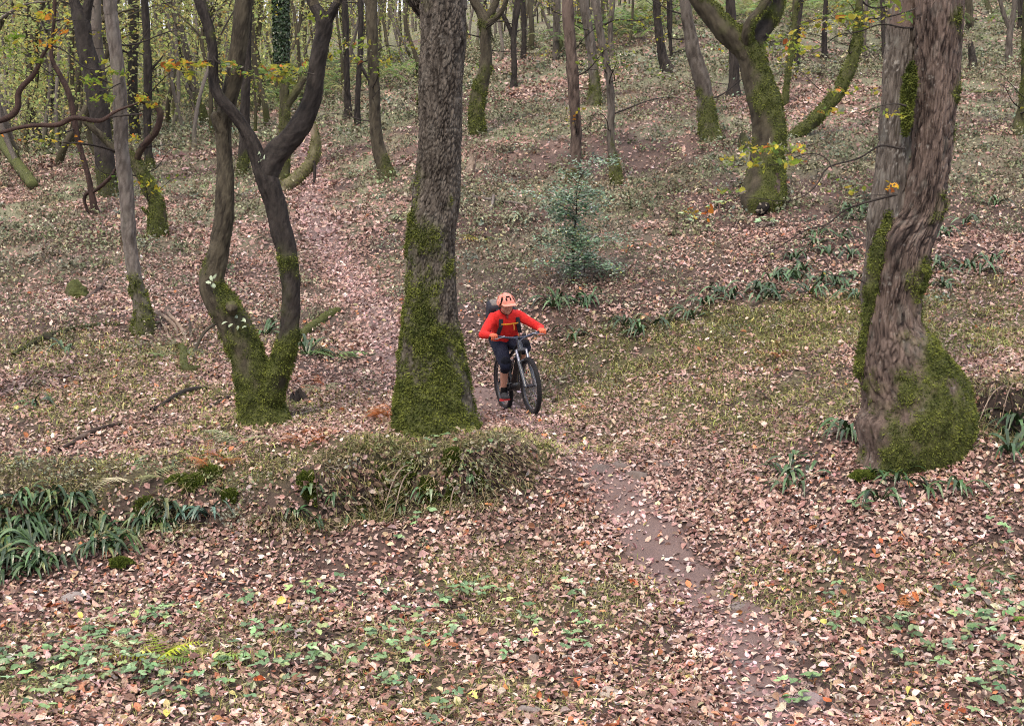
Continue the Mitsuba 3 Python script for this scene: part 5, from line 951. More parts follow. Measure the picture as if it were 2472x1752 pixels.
clump(*BR[:1], 'yellowish bracken tuft right of the double trunk on the bright slope', 'bracken', hit(*Q(3, 2020, 620)), 8, .6, 'bracken', 1413, pal=[(.42, .44, .16), (.34, .40, .16)])
def dead_bracken(label, p, seed, n=9, L=.36):
    k = thing('dead_bracken', label, 'dead bracken'); h = hit(*p); rng = np.random.default_rng(seed)
    for i in range(n):
        m = frond_bracken(h + np.r_[rng.normal(0, .13, 2), 0], rng.uniform(0, 6.28), L * rng.uniform(.6, 1.2), rng.uniform(.7, 1.5), rng, pick(rng, 1, [(.40, .155, .065), (.34, .13, .06), (.46, .22, .10)], [3, 2, 2])[0], 10, 1.0)
        obj('frond', m[:2], 'm_leaf', k, np.clip(m[2], .004, .9))
dead_bracken('rust-red dead bracken on the left slope above the bank', Q(4, 1470, 1490), 1500)
dead_bracken('rust-brown dead bracken between the wishbone oak and the central oak', Q(4, 2080, 1340), 1501, 10)
dead_bracken('orange dead bracken against the left flank of the central oak', Q(5, 270, 1190), 1502, 14, .42)
dead_bracken('rusty curled fern on the grassy slope left of the double trunk', Q(6, 600, 760), 1503, 8, .3)
dead_bracken('small orange dead frond beside the trail in the foreground', Q(8, 1520, 110), 1504, 4, .2)
dead_bracken('small rusty tangle at the lower right of the foreground', Q(9, 1600, 850), 1505, 4, .24)
dead_bracken('orange dead fronds right of the wishbone oak near the trail', Q(4, 2120, 960), 1506, 5, .3)

# bramble sprigs: a thin cane and toothed leaflets in threes
BRP = [(.11, .20, .085), (.16, .26, .12), (.20, .31, .15), (.09, .16, .075), (.26, .34, .14)]
def bramble(label, px, py, n, seed, group, size=.075, pal=BRP):
    h = hit(px, py); k = thing('bramble', label, 'bramble', group); rng = np.random.default_rng(seed)
    for i in range(n):
        a = rng.uniform(0, 6.28); r = rng.uniform(.05, .22) * (1 if i else .2)
        tip = h + [math.cos(a) * r, math.sin(a) * r * 1.2, 0]; tip[2] = float(ground(tip[0], tip[1])) + rng.uniform(.06, .15)
        if i < 2:
            b = h + np.r_[rng.normal(0, .03, 2), 0]
            tb = tube([b, (b + tip) / 2 + [0, 0, .05], tip], [.0035, .003, .002], 5, .05, 1, bark='red')
            obj('cane', (tb[0], tb[1]), 'm_bark', k, tb[2], True)
        c = pick(rng, 1, pal, [4, 4, 3, 3, 1])[0]
        for j in range(3):
            e = a + (j - 1) * 1.25; d = np.array([math.cos(e), math.sin(e), .05])
            s = size * rng.uniform(.7, 1.2)
            v, f, cc = leaves((tip + d * s * .5)[None], np.array([0, -.15, 1.0]), s, c[None], LEAF8, seed * 50 + i * 3 + j, .22, (.04, .2), .15, heading=d[None])
            obj('leaflet', (v, f), 'm_fern', k, np.clip(cc, .004, .9))
def brambles(where, group, tile, pts, n, seed, **kw):
    pts = sorted(pts)
    for i, (x, y) in enumerate(pts):
        bramble(where.format(ordinal(i)), *Q(tile, x, y), n, seed + i, group, **kw)
brambles('{} from the left of the green bramble sprigs in the left foreground', 'brambles in the left foreground', 7, [(20, 1290), (110, 1290), (90, 1170), (240, 1420), (380, 1280), (420, 1400), (350, 1190), (560, 1230), (520, 1340), (620, 1080), (590, 1160), (700, 1180), (800, 1260), (880, 1090), (890, 1200), (730, 1020), (350, 1480)], 5, 2000)
brambles('{} from the left of the bramble sprigs right of the yellow bracken', 'brambles at lower left of centre', 7, [(960, 1300), (1060, 1270), (930, 1390), (1020, 1370), (1180, 1420), (1190, 1490), (1130, 950), (1030, 960), (900, 930), (1180, 900), (1640, 800), (1660, 1260), (1550, 1220), (1700, 1020), (1480, 1320), (1740, 1400), (1930, 1290), (1980, 1270), (1840, 1040), (2100, 1080), (2190, 1190), (2240, 1220), (2060, 790), (2180, 740)], 5, 2100)
brambles('{} from the left of the bramble sprigs in the middle foreground', 'brambles in the middle foreground', 8, [(330, 1100), (210, 1080), (540, 1040), (590, 1080), (740, 980), (760, 850), (800, 790), (400, 910), (700, 830), (980, 750), (890, 740), (270, 1190), (420, 1170), (330, 1370), (270, 1380), (1130, 1170), (1570, 1050), (1550, 1110), (1640, 960), (1280, 960), (1500, 740), (1060, 790), (700, 1590), (720, 1470), (150, 780), (480, 290), (500, 270)], 4, 2200, size=.07)
brambles('{} from the left of the bramble sprigs in the right foreground', 'brambles in the right foreground', 9, [(1060, 950), (1020, 720), (1310, 1010), (1410, 980), (1520, 1030), (1710, 1200), (1480, 1220), (1900, 920), (1940, 860), (2010, 910), (1820, 750), (2080, 740), (2040, 1080), (1930, 1110), (1770, 1130), (2160, 1400), (2260, 1530), (1990, 1480), (2200, 1170), (2150, 400), (1120, 200), (2220, 880), (840, 1340), (760, 1490)], 4, 2300, size=.08)
brambles('{} from the left of the green sprigs on the bank under the central oak', 'sprigs on the central bank', 5, [(690, 1400), (500, 1480), (480, 1560), (900, 1440), (640, 1330), (590, 1190), (880, 1500), (420, 1590)], 3, 2400, size=.06)

# the leafy sapling on the slope: layered sprays of blue-green leaves
k_sap = thing('beech_sapling', 'leafy blue-green sapling with layered sprays, on the slope behind the cyclist', 'sapling')
s0 = 400 / 1624
QS = lambda x, y: (1200 + x * s0, 360 + y * s0)
hs = hit(*QS(745, 1330)); Ys = hs[1] + .05
for rows in ([(745, 1330, 24), (750, 1150, 20), (738, 950, 17), (760, 760, 15), (780, 600, 13), (775, 480, 11), (800, 330, 8), (830, 150, 5)], [(850, 1480, 10), (855, 1250, 9), (862, 1080, 8), (900, 950, 6)]):
    pt = [at(*QS(x, y), Ys)[0] for x, y, w in rows]; rd = [w * s0 * at(*QS(x, y), Ys)[1] / 2 for x, y, w in rows]
    pt = [pt[0] - [0, 0, .2]] + pt; rd = [rd[0]] + rd
    tb = tube(pt, rd, 9, .06, 3, bark='dark'); obj('trunk', (tb[0], tb[1]), 'm_bark', k_sap, tb[2], True)
SP = [(760, 640, 250, 420, 12, 1), (770, 560, 560, 370, 12, 1), (780, 520, 850, 350, 10, 1), (800, 360, 640, 230, 7, .8), (820, 200, 740, 130, 5, .7), (820, 200, 1150, 115, 9, .8), (800, 300, 1000, 90, 8, .7), (780, 600, 1120, 500, 9, .7), (765, 700, 480, 600, 9, .9), (765, 700, 560, 700, 9, 1), (750, 820, 460, 860, 11, 1), (750, 850, 640, 800, 8, 1), (755, 800, 900, 830, 9, 1), (745, 900, 1280, 900, 15, 1), (745, 930, 1010, 930, 10, 1), (745, 950, 900, 960, 9, 1), (750, 1100, 520, 1110, 9, 1), (750, 1120, 1140, 1170, 13, 1), (755, 1080, 950, 1060, 9, 1), (752, 1180, 640, 1190, 8, .9), (760, 1000, 620, 960, 7, .8), (770, 580, 900, 540, 8, .8), (860, 1280, 900, 1370, 5, .6), (770, 640, 700, 740, 6, 1), (760, 760, 830, 720, 8, 1), (810, 260, 900, 250, 6, .7), (1150, 115, 1180, 125, 3, .6), (850, 1500, 930, 1380, 4, .6)]
rng = np.random.default_rng(12)
for _ in range(26):
    y_ = rng.uniform(420, 1220); w_ = 330 + 120 * (y_ > 750)
    SP.append((755, y_ + 40, 755 + rng.uniform(-1, 1) * w_, y_ + rng.normal(0, 60), 8, 1))
for i, (xa, ya, xb, yb, n, dens) in enumerate(SP):
    dep = rng.uniform(-.35, .35)
    a, b = at(*QS(xa, ya), Ys)[0], at(*QS(xb, yb), Ys + dep)[0]
    br = twig(k_sap, [a, (a + b) / 2 + [0, 0, .05], b], .006, .002, seed=i)
    m = int(n * 13 * dens); u = rng.uniform(.25, 1.05, m)[:, None]
    wd = np.linalg.norm(b - a)
    p = a + (b - a) * u + np.array([0, 0, .05]) * np.sin(u * 3.1) + rng.normal(0, 1, (m, 3)) * [.05 * wd + .06, .16, .05]
    v, f, c = leaves(p, np.array([0, -.1, 1.0]), .056 * rng.uniform(.7, 1.25, m), pick(rng, m, [(.11, .20, .11), (.17, .27, .17), (.34, .43, .35), (.08, .15, .085), (.30, .34, .08)], [4, 3, 2.2, 2, .35]), LEAF4, 70 + i, .20)
    tag(obj('branch_leaves', (v, f), 'm_fern', k_sap, np.clip(c, .004, .9)), kind='stuff')
# small sprig plants by the forked oak
for i, (t, x, y, lab) in enumerate(((3, 230, 1400, 'left one of two thin leafy seedlings at the foot of the forked oak'), (3, 70, 1480, 'far left seedling with yellow leaf, downhill from the forked oak'), (3, 560, 1520, 'right one of two leafy seedlings at the foot of the forked oak'))):
    bramble(lab, *Q(t, x, y), 6, 2500 + i, None, .12, [(.22, .34, .20), (.30, .38, .20), (.40, .42, .10), (.18, .3, .18), (.3, .4, .2)])

# stones and the rocky step in the trail
def stone(label, p, sz, seed, col=(.20, .175, .165), flat=.6):
    k = thing('stone', label, 'stone'); h = hit(*p)
    m = trimesh.creation.icosphere(subdivisions=3); v = np.array(m.vertices)
    rng = np.random.default_rng(seed)
    for _ in range(7):      # knock flat faces off
        d = norm(rng.normal(0, 1, 3)); t = rng.uniform(.55, .85); e = np.maximum(v @ d - t, 0); v = v - e[:, None] * d
    v = v * (1 + .18 * (meshkit.fbm(v * 2.3 + seed, 3, seed) - .5))[:, None] + (meshkit.fbm(v * 9, 3, seed)[:, None] - .5) * .05
    s = sz * np.array([1.2, .9, flat]); v = v * s
    a = rng.uniform(0, 3.1); v = v @ np.array([[math.cos(a), math.sin(a), 0], [-math.sin(a), math.cos(a), 0], [0, 0, 1]])
    c = lerp(np.array(col) * .75, np.array(col) * 1.2, meshkit.fbm(v / sz * 3, 3, seed))
    obj(k + '__body', (v + h - [0, 0, sz * flat * .25] + [0, 0, sz * flat * .15], m.faces), 'm_soil', None, c, True)
stone('largest grey-brown stone in the trail at lower right', Q(9, 830, 1470), .145, 1, (.22, .18, .18))
stone('flat long stone left of the largest one in the trail', Q(9, 660, 1480), .13, 2, (.20, .165, .165), .4)
stone('low rounded stone in the bare trail patch at lower right', Q(9, 410, 1205), .13, 3, (.15, .125, .12), .45)
stone('small stone at the top of the lower bare trail patch', Q(9, 375, 830), .09, 4, (.19, .165, .16))
stone('half buried stone among leaves right of the trail', Q(9, 760, 1085), .08, 5)
stone('grey stone at the lower edge of the trail, left of the flat long one', Q(9, 400, 1385), .10, 6, (.22, .19, .18), .4)
stone('pointed brown stone standing up in the middle foreground', Q(8, 1300, 1195), .07, 7, (.15, .12, .10), 1.1)
stone('pale flat stone near the bottom edge, centre right', Q(8, 1790, 1400), .11, 8, (.34, .30, .26), .35)
stone('rounded grey stone at the bottom edge of the centre foreground', Q(8, 1260, 1520), .09, 9)
stone('grey stone half buried in litter at far left', Q(7, 490, 770), .12, 10, (.22, .20, .19))
stone('mauve flat stone among brambles, left of centre', Q(7, 1850, 990), .10, 11, (.33, .29, .31), .5)
stone('dark stone under bramble leaves at lower left', Q(7, 520, 1320), .09, 12, (.12, .10, .09))
stone('left rock of the worn rocky step in the trail', Q(5, 1740, 1520), .17, 13, (.12, .10, .092), .5)
stone('middle rock of the worn rocky step in the trail', Q(5, 1880, 1500), .12, 14, (.13, .108, .098), .55)
stone('right rock of the worn rocky step in the trail', Q(5, 1985, 1575), .14, 15, (.14, .118, .105), .6)
stone('second right rock of the rocky step, above the lower one', Q(5, 2180, 1500), .13, 16, (.11, .09, .08), .55)

k = thing('tree_root', 'thin bare roots and stems trailing over the mound below the central oak', 'roots')
rng = np.random.default_rng(33)
for i in range(16):
    h = hit(*P(rng.uniform(640, 1180), rng.uniform(1030, 1110)))
    d = np.array([rng.normal(0, .22), -.2, -.10]); a = h + [0, 0, .05]
    tb = tube([a, a + d * .7 + [0, 0, .05], a + d * 1.5 - [0, 0, .12], a + d * 1.9 - [0, 0, .3]], [.009, .008, .006, .003], 5, .05, i, bark='red' if i % 3 else 'dead')
    obj('root', (tb[0], tb[1]), 'm_bark', k, tb[2], True)
# dark roots and twigs hanging in the eroded bank at the right edge
k = thing('tree_root', 'bare roots and twigs hanging in the dark overhang at the right edge', 'roots')
rng = np.random.default_rng(31)
for i in range(22):
    h = hit(*Q(6, rng.uniform(1960, 2290), rng.uniform(930, 1010)))
    d = np.array([rng.normal(0, .25), -.25, -.12]); a = h + [0, 0, .06]
    tb = tube([a, a + d * .6 + [0, 0, .06], a + d * 1.2 - [0, 0, .12], a + d * 1.5 - [0, 0, .3]], [.008, .007, .005, .003], 5, .05, i, bark='red' if i % 2 else 'dead')
    obj('root', (tb[0], tb[1]), 'm_bark', k, tb[2], True)
# ------------------------------------------------------------------ the mountain biker: bicycle, rider, backpack (built in the bicycle's own frame: x forward, y left, z up)
hf = hit(1100 + 828 / 4.39, 660 + 1503 / 4.39)
yaw = math.radians(17.5)
hd = np.array([math.sin(yaw), -math.cos(yaw)])
WB = 1.21
rear_xy = hf[:2] - hd * WB
rear = np.array([*rear_xy, float(ground(*rear_xy)) + .012]); front = hf + [0, 0, .012]
xb = norm(front - rear); yb = norm(np.cross([0, 0, 1.0], xb)); zb = np.cross(xb, yb)
LEAN = math.radians(3.8)
yb, zb = yb * math.cos(LEAN) + zb * math.sin(LEAN), zb * math.cos(LEAN) - yb * math.sin(LEAN)
BX = np.stack([xb, yb, zb])          # rows: the frame's axes in the world
def toW(v): return (np.asarray(v, float) - [-.44, 0, 0]) @ BX + rear

def ball(p, r, n=24): return m3.Manifold.sphere(r, n).translate(tuple(np.asarray(p, float)))
def bone(p, q, r0, r1, n=24): return m3.Manifold.batch_hull([ball(p, r0, n), ball(q, r1, n)])
def hull(*balls): return m3.Manifold.batch_hull([ball(p, r) for p, r in balls])
def union(ms): return m3.Manifold.batch_boolean(list(ms), m3.OpType.Add)
def tm(man, refine=None, smooth_n=0, wob=0, wf=20):
    if refine: man = man.refine_to_length(refine)
    g = man.to_mesh(); m = trimesh.Trimesh(g.vert_properties[:, :3], g.tri_verts, process=True)
    if smooth_n: trimesh.smoothing.filter_taubin(m, .5, .53, smooth_n)
    if wob: m.vertices = m.vertices + m.vertex_normals * ((meshkit.fbm(m.vertices * wf, 3, 5) - .5) * wob)[:, None]
    return m
def put(name, man, mat, parent, col, smooth=30, **kw):
    m = man if isinstance(man, trimesh.Trimesh) else tm(man, **kw)
    m = trimesh.Trimesh(toW(m.vertices), m.faces, process=False)
    if smooth is not True and smooth: m = trimesh.graph.smooth_shade(m, angle=math.radians(smooth), facet_minarea=None); smooth = True
    c = col(m.vertices) if callable(col) else col
    return obj(name, m, mat, parent, c, smooth)
def pipe(pts, r, n=10, step=.02): 
    pts = np.asarray(pts, float); tb = tube(pts, np.broadcast_to(r, (len(pts),)), n, step, lump=0)
    return trimesh.Trimesh(tb[0], tb[1], process=False)

BIKE = thing('mountain_bike', 'dark full-suspension mountain bike ridden down the leafy trail', 'bicycle')
BLACK, SLATE, SILVER = (.012, .013, .016), (.055, .065, .080), (.24, .25, .30)
def wheel(cx, cz, tag_no):
    W = numbered(BIKE + '__wheel')
    n = 72
    prof = np.array([(.345 + .029 * math.cos(a), .030 * math.sin(a)) for a in np.linspace(0, 2 * math.pi, 17)])
    ty = trimesh.creation.revolve(prof, sections=n)
    kn = []
    for i in range(64):
        for row, off in ((-1, 0), (0, .5), (1, 0)):
            a = (i + off) / 64 * 2 * math.pi
            b = trimesh.creation.box((.008, .017 if row == 0 else .013, .019))
            b.apply_translation((.372 if row == 0 else .366, 0, row * .017)); b.apply_transform(trimesh.transformations.rotation_matrix(a, [0, 0, 1])); kn.append(b)
    def fix(m):
        m.apply_transform(np.array([[1, 0, 0, cx], [0, 0, 1, 0], [0, -1, 0, cz], [0, 0, 0, 1.0]])); return m
    put('tyre', fix(trimesh.util.concatenate([ty] + kn)), 'm_cloth', W, (.016, .016, .018))
    rp = np.array([(.320, -.015), (.322, .015), (.300, .013), (.297, 0), (.300, -.013), (.320, -.015)])
    put('rim', fix(trimesh.creation.revolve(rp, sections=n)), 'm_metal', W, (.10, .105, .115))
    hb = trimesh.creation.cylinder(.024, .10, sections=20); put('hub', fix(hb), 'm_metal', W, (.06, .06, .07))
    ro = trimesh.creation.annulus(.058, .095, .003, sections=40); ro.apply_translation((0, 0, .048)); put('brake_disc', fix(ro), 'm_metal', W, (.45, .45, .48))
    for i in range(28):
        a = i / 28 * 2 * math.pi; s = 1 if i % 2 else -1; o = a + .35 * (1 if i % 4 < 2 else -1)
        p, q = np.array([math.cos(o) * .022, math.sin(o) * .022, s * .032]), np.array([math.cos(a) * .302, math.sin(a) * .302, 0])
        m = trimesh.creation.cylinder(.0014, segment=[p, q], sections=5); put('spoke', fix(m), 'm_metal', W, (.25, .25, .27))
wheel(.77, .372, 0); wheel(-.44, .372, 1)
for lab, p, q, r0, r1, c in (('top_tube', (.45, 0, .925), (-.12, 0, .70), .022, .019, BLACK), ('down_tube', (.475, 0, .87), (.03, 0, .36), .036, .042, BLACK), ('seat_tube', (-.01, 0, .36), (-.145, 0, .74), .020, .019, BLACK), ('head_tube', (.452, 0, .965), (.505, 0, .85), .027, .030, SLATE)):
    put(lab, bone(p, q, r0, r1), 'm_paint', BIKE, c)
put('motor', hull(((.0, -.05, .34), .06), ((.0, .05, .34), .06), ((.07, 0, .36), .055)), 'm_paint', BIKE, BLACK)
put('seat_post', bone((-.145, 0, .73), (-.19, 0, .87), .015, .015), 'm_metal', BIKE, (.1, .1, .11))
put('saddle', hull(((-.33, .06, .91), .018), ((-.33, -.06, .91), .018), ((-.2, .04, .91), .02), ((-.2, -.04, .91), .02), ((-.06, 0, .905), .016)), 'm_cloth', BIKE, (.014, .014, .016))
for s in (-1, 1):
    put('chain_stay', bone((0, s * .05, .35), (-.44, s * .075, .375), .016, .012), 'm_paint', BIKE, BLACK)
    put('seat_stay', bone((-.44, s * .075, .375), (-.03, s * .035, .62), .011, .013), 'm_paint', BIKE, BLACK)
put('shock', union([bone((-.04, 0, .60), (.08, 0, .66), .024, .024), bone((.08, 0, .66), (.22, 0, .74), .013, .013), bone((.0, 0, .665), (.07, 0, .70), .018, .018)]), 'm_metal', BIKE, (.30, .30, .33))
FK = BIKE + '__fork'
put('crown', hull(((.52, -.068, .835), .022), ((.52, .068, .835), .022), ((.50, 0, .85), .03)), 'm_paint', FK, (.03, .032, .038))
for s in (-1, 1):
    a, b = np.array([.525, s * .068, .835]), np.array([.77, s * .068, .372])
    put('stanchion', bone(a, a + (b - a) * .36, .0185, .0185), 'm_metal', FK, SILVER)
    put('lower_leg', bone(a + (b - a) * .33, b, .025, .020), 'm_paint', FK, (.075, .090, .110))
a, b = np.array([.525, 0, .835]), np.array([.77, 0, .372]); c_ = a + (b - a) * .37
put('arch', union([bone(c_ + [.0, -.068, 0], c_ + [.055, -.045, .045], .014, .013), bone(c_ + [.055, -.045, .045], c_ + [.055, .045, .045], .013, .013), bone(c_ + [.055, .045, .045], c_ + [0, .068, 0], .013, .014)]), 'm_paint', FK, SLATE)
put('axle', bone((.77, -.085, .372), (.77, .085, .372), .014, .014), 'm_metal', FK, (.06, .06, .07))
put('brake_caliper', hull(((.71, .085, .43), .022), ((.69, .085, .48), .018)), 'm_paint', FK, BLACK)
HB = BIKE + '__handlebar'
put('stem', union([bone((.445, 0, .975), (.437, 0, 1.005), .024, .022), bone((.437, 0, 1.0), (.482, 0, 1.0), .022, .022)]), 'm_paint', HB, BLACK)
put('bar', pipe([(.455, -.385, 1.035), (.462, -.24, 1.035), (.480, -.09, 1.004), (.482, 0, 1.0), (.480, .09, 1.004), (.462, .24, 1.035), (.455, .385, 1.035)], .0165, 12), 'm_paint', HB, (.035, .045, .085))
for s in (-1, 1):
    put('grip', bone((.455, s * .39, 1.035), (.460, s * .27, 1.035), .019, .019), 'm_cloth', HB, (.012, .012, .013))
    put('brake_lever', union([hull(((.475, s * .20, 1.035), .016), ((.50, s * .225, 1.03), .012)), bone((.505, s * .225, 1.03), (.525, s * .34, 1.015), .006, .005)]), 'm_metal', HB, (.35, .36, .40))
    put('brake_hose', pipe([(.49, s * .20, 1.03), (.515, s * .13, 1.02), (.525, s * .05, .99), (.515, -s * .02, .93), (.505, -s * .025, .86)], .0042, 6), 'm_paint', HB, (.10, .12, .17))
put('display', hull(((.475, .10, 1.035), .012), ((.475, .055, 1.035), .012), ((.45, .08, 1.04), .012)), 'm_paint', HB, (.02, .02, .025))
CR = BIKE + '__crank'
for s, px_, pz_ in ((-1, .025, .175), (1, -.025, .505)):
    put('arm', bone((0, s * .085, .34), (px_, s * .10, pz_), .013, .012), 'm_metal', CR, (.04, .04, .045))
    b = trimesh.creation.box((.105, .10, .018)); bm = m3.Manifold(m3.Mesh(np.asarray(b.vertices, np.float32), np.asarray(b.faces, np.uint32)))
    for i in (-1, 1):
        h_ = m3.Manifold.cube((.03, .026, .1), True).translate((i * .026, s * .012, 0)); bm = bm - h_
    put('pedal', bm.translate((px_, s * .155, pz_)), 'm_paint', CR, (.55, .03, .03))
ch = trimesh.creation.annulus(.078, .088, .006, sections=48); ch.apply_transform(np.array([[1, 0, 0, 0], [0, 0, 1, -.072], [0, -1, 0, .34], [0, 0, 0, 1.0]])); put('chainring', ch, 'm_metal', CR, (.08, .08, .085))

# ---- the rider
MAN = thing('person', 'cyclist in red long-sleeved top, dark knee shorts and orange helmet, leaning forward over the handlebar', 'person')
HIP, CHEST, NECK, HEAD = np.array([-.20, 0, .975]), np.array([.0, -.015, 1.215]), np.array([.10, -.030, 1.345]), np.array([.205, -.040, 1.440])
SH = {s: np.array([.075, s * .175 - .025, 1.290]) for s in (-1, 1)}
EL = {-1: np.array([.20, -.405, 1.085]), 1: np.array([.215, .395, 1.09])}
WR = {s: np.array([.395, s * .335, 1.065]) for s in (-1, 1)}
KN = {-1: np.array([.205, -.135, .665]), 1: np.array([.265, .14, .87])}
AN = {-1: np.array([-.03, -.135, .285]), 1: np.array([-.075, .135, .615])}
def limbs(grow, arms=True, torso=True, legs=True, knee_to=1.0, sides=(-1, 1)):
    g, out = grow, []
    if torso:
        out += [hull((HIP + [0, .075, 0], .125 + g), (HIP - [0, .075, 0], .125 + g), ((-.10, .06, 1.08), .112 + g), ((-.10, -.06, 1.08), .112 + g)),
                hull(((-.10, .06, 1.08), .112 + g), ((-.10, -.06, 1.08), .112 + g), (CHEST + [0, .08, 0], .112 + g), (CHEST - [0, .08, 0], .112 + g)),
                hull((CHEST + [0, .08, 0], .112 + g), (CHEST - [0, .08, 0], .112 + g), (SH[1] - [0, .03, .01], .068 + g), (SH[-1] + [0, .03, -.01], .068 + g), (NECK - [.03, 0, .02], .068 + g))]
    for s in sides:
        if arms: out += [bone(SH[s], EL[s], .060 + g, .042 + g), bone(EL[s], WR[s], .043 + g, .029 + g), bone(SH[s], SH[s] - [.06, s * .04, .06], .062 + g, .07 + g)]
        if legs:
            out += [bone(HIP + [.0, s * .085, -.02], KN[s], .098 + g, .060 + g)]
    return out
def calf(g, s, u0=0, u1=1):
    mid = KN[s] + (AN[s] - KN[s]) * .38 + np.array([-.022, 0, -.01])
    return [hull((KN[s], .056 + g), (mid, .054 + g)), bone(mid, AN[s], .054 + g, .036 + g)]
fw, up_ = norm(np.array([.95, 0, -.31])), norm(np.array([.31, 0, .95]))
Hd = lambda f, l, u: HEAD + fw * f + np.array([0, 1.0, 0]) * l + up_ * u
head = [hull((Hd(-.015, 0, .03), .088), (Hd(.02, 0, .02), .080), (Hd(.03, 0, -.03), .066)), hull((Hd(.03, .02, -.03), .055), (Hd(.03, -.02, -.03), .055), (Hd(.055, 0, -.085), .030), (Hd(.01, .035, -.06), .03), (Hd(.01, -.035, -.06), .03)),
        bone(NECK - [.03, 0, .03], Hd(-.02, 0, -.05), .060, .055), hull((Hd(.088, 0, .022), .010), (Hd(.112, 0, -.022), .013), (Hd(.09, .012, -.026), .010), (Hd(.09, -.012, -.026), .010)),
        hull((Hd(.078, .03, .036), .014), (Hd(.078, -.03, .036), .014)), hull((Hd(.082, .017, -.062), .009), (Hd(.082, -.017, -.062), .009))]
for s in (-1, 1): head += [hull((Hd(-.005, s * .086, .015), .014), (Hd(-.012, s * .09, -.02), .010))]
body = limbs(0) + head
for s in (-1, 1):
    body += calf(0, s) + [hull((AN[s], .036), (AN[s] + [-.02, 0, -.06], .034)), hull((AN[s] + [-.02, 0, -.06], .034), (AN[s] + [.13, 0, -.075], .03)), bone(WR[s], WR[s] + [.055, 0, -.008], .028, .024)]
put('body', union(body), 'm_skin', MAN, (.50, .27, .19), True, refine=.019, smooth_n=5)
for s in (-1, 1):
    put('eye', ball(Hd(.083, s * .031, .014), .0105, 12), 'm_skin', MAN, (.04, .03, .03))
put('mouth', hull((Hd(.086, .018, -.058), .005), (Hd(.086, -.018, -.058), .005)), 'm_skin', MAN, (.30, .10, .09))
cut_wrist = m3.Manifold.cube((3, 3, 3), True)
jer = limbs(.012, legs=False) + [bone(NECK - [.05, 0, .04], NECK + [-.02, 0, .0], .074, .070)]
jer = union(jer)
belt = m3.Manifold.cube((2, 2, 2), True).translate((0, 0, -1)).rotate((0, 42, 0)).translate((-.17, 0, 1.03))
put('jersey', tm(jer - belt, .016, 4, .014, 16), 'm_cloth', MAN, (.72, .035, .030), True)
col_ = union([bone(Hd(-.03, 0, -.10), NECK + [-.01, 0, -.005], .070, .076)])
put('collar_zip', hull((NECK + [.055, 0, -.02], .012), (NECK + [.07, 0, -.08], .010), (NECK + [.055, .02, -.02], .008), (NECK + [.055, -.02, -.02], .008)), 'm_cloth', MAN, (.25, .06, .055))
sho = union([hull((HIP + [0, .075, .03], .138), (HIP - [0, .075, -.03], .138), (HIP + [.03, .085, -.03], .120), (HIP + [.03, -.085, -.03], .120))] + [bone(HIP + [.0, s * .085, -.02], KN[s] + [.0, 0, -.02], .116, .080) for s in (-1, 1)])
put('shorts', tm(sho, .014, 5, .02, 14), 'm_cloth', MAN, (.014, .018, .036), True)
for s in (-1, 1):
    mid = KN[s] + (AN[s] - KN[s]) * .20
    put('knee_pad', tm(union([hull((KN[s] + [.012, 0, .03], .070), (KN[s] + [.0, 0, -.03], .068)), bone(KN[s], mid + [-.01, 0, 0], .069, .064)]), .014, 4, .008), 'm_cloth', MAN, (.012, .013, .020), True)
    put('sock', tm(union([bone(AN[s] + (KN[s] - AN[s]) * .16, AN[s] + [-.008, 0, -.03], .043, .044)]), .02, 1), 'm_cloth', MAN, (.012, .012, .013), True)
    A = AN[s]
    put('shoe', tm(union([hull((A + [-.045, 0, -.075], .034), (A + [-.02, 0, -.02], .043), (A + [.06, 0, -.055], .040)), hull((A + [.06, 0, -.055], .040), (A + [.06, s * .012, -.072], .040), (A + [.15, s * .008, -.074], .030), (A + [.15, -s * .012, -.074], .026))]), .014, 3), 'm_cloth', MAN, (.05, .052, .056), True)
    sole = m3.CrossSection([[(-.09, -.034), (-.02, -.036), (.08, -.046), (.16, -.036), (.19, 0), (.16, .036), (.08, .046), (-.02, .036), (-.09, .034)]]).extrude(.02)
    put('sole', sole.translate(tuple(A + [0, 0, -.112])), 'm_cloth', MAN, (.32, .03, .03) if s < 0 else (.04, .04, .04))
    # gloved hand: palm, four bent fingers round the grip, thumb beneath
    gx, gz = .457, 1.035
    gl = [hull((WR[s] + [.0, 0, 0], .034), (WR[s] + [.03, s * .028, .002], .021), (WR[s] + [.03, -s * .025, .002], .021), ((gx + .01, s * .372, gz + .030), .016), ((gx + .012, s * .300, gz + .032), .016))]
    for i, (yy, L) in enumerate(((.302, .95), (.326, 1.05), (.349, 1.0), (.371, .85))):
        k0, k1, k2, k3 = (gx + .010, s * yy, gz + .033), (gx + .036 * L + .004, s * yy, gz + .016), (gx + .033 * L, s * yy, gz - .016), (gx + .006, s * (yy - .002), gz - .032 * L)
        gl += [bone(k0, k1, .0125, .0115), bone(k1, k2, .0115, .0105), bone(k2, k3, .0105, .0095)]
    gl += [bone(WR[s] + [.03, -s * .024, -.004], (gx - .012, s * .278, gz - .010), .015, .0125), bone((gx - .012, s * .278, gz - .010), (gx + .026, s * .284, gz - .024), .0125, .0105)]
    put('glove', tm(union(gl), .006, 2), 'm_cloth', MAN, (.72, .19, .10), True)
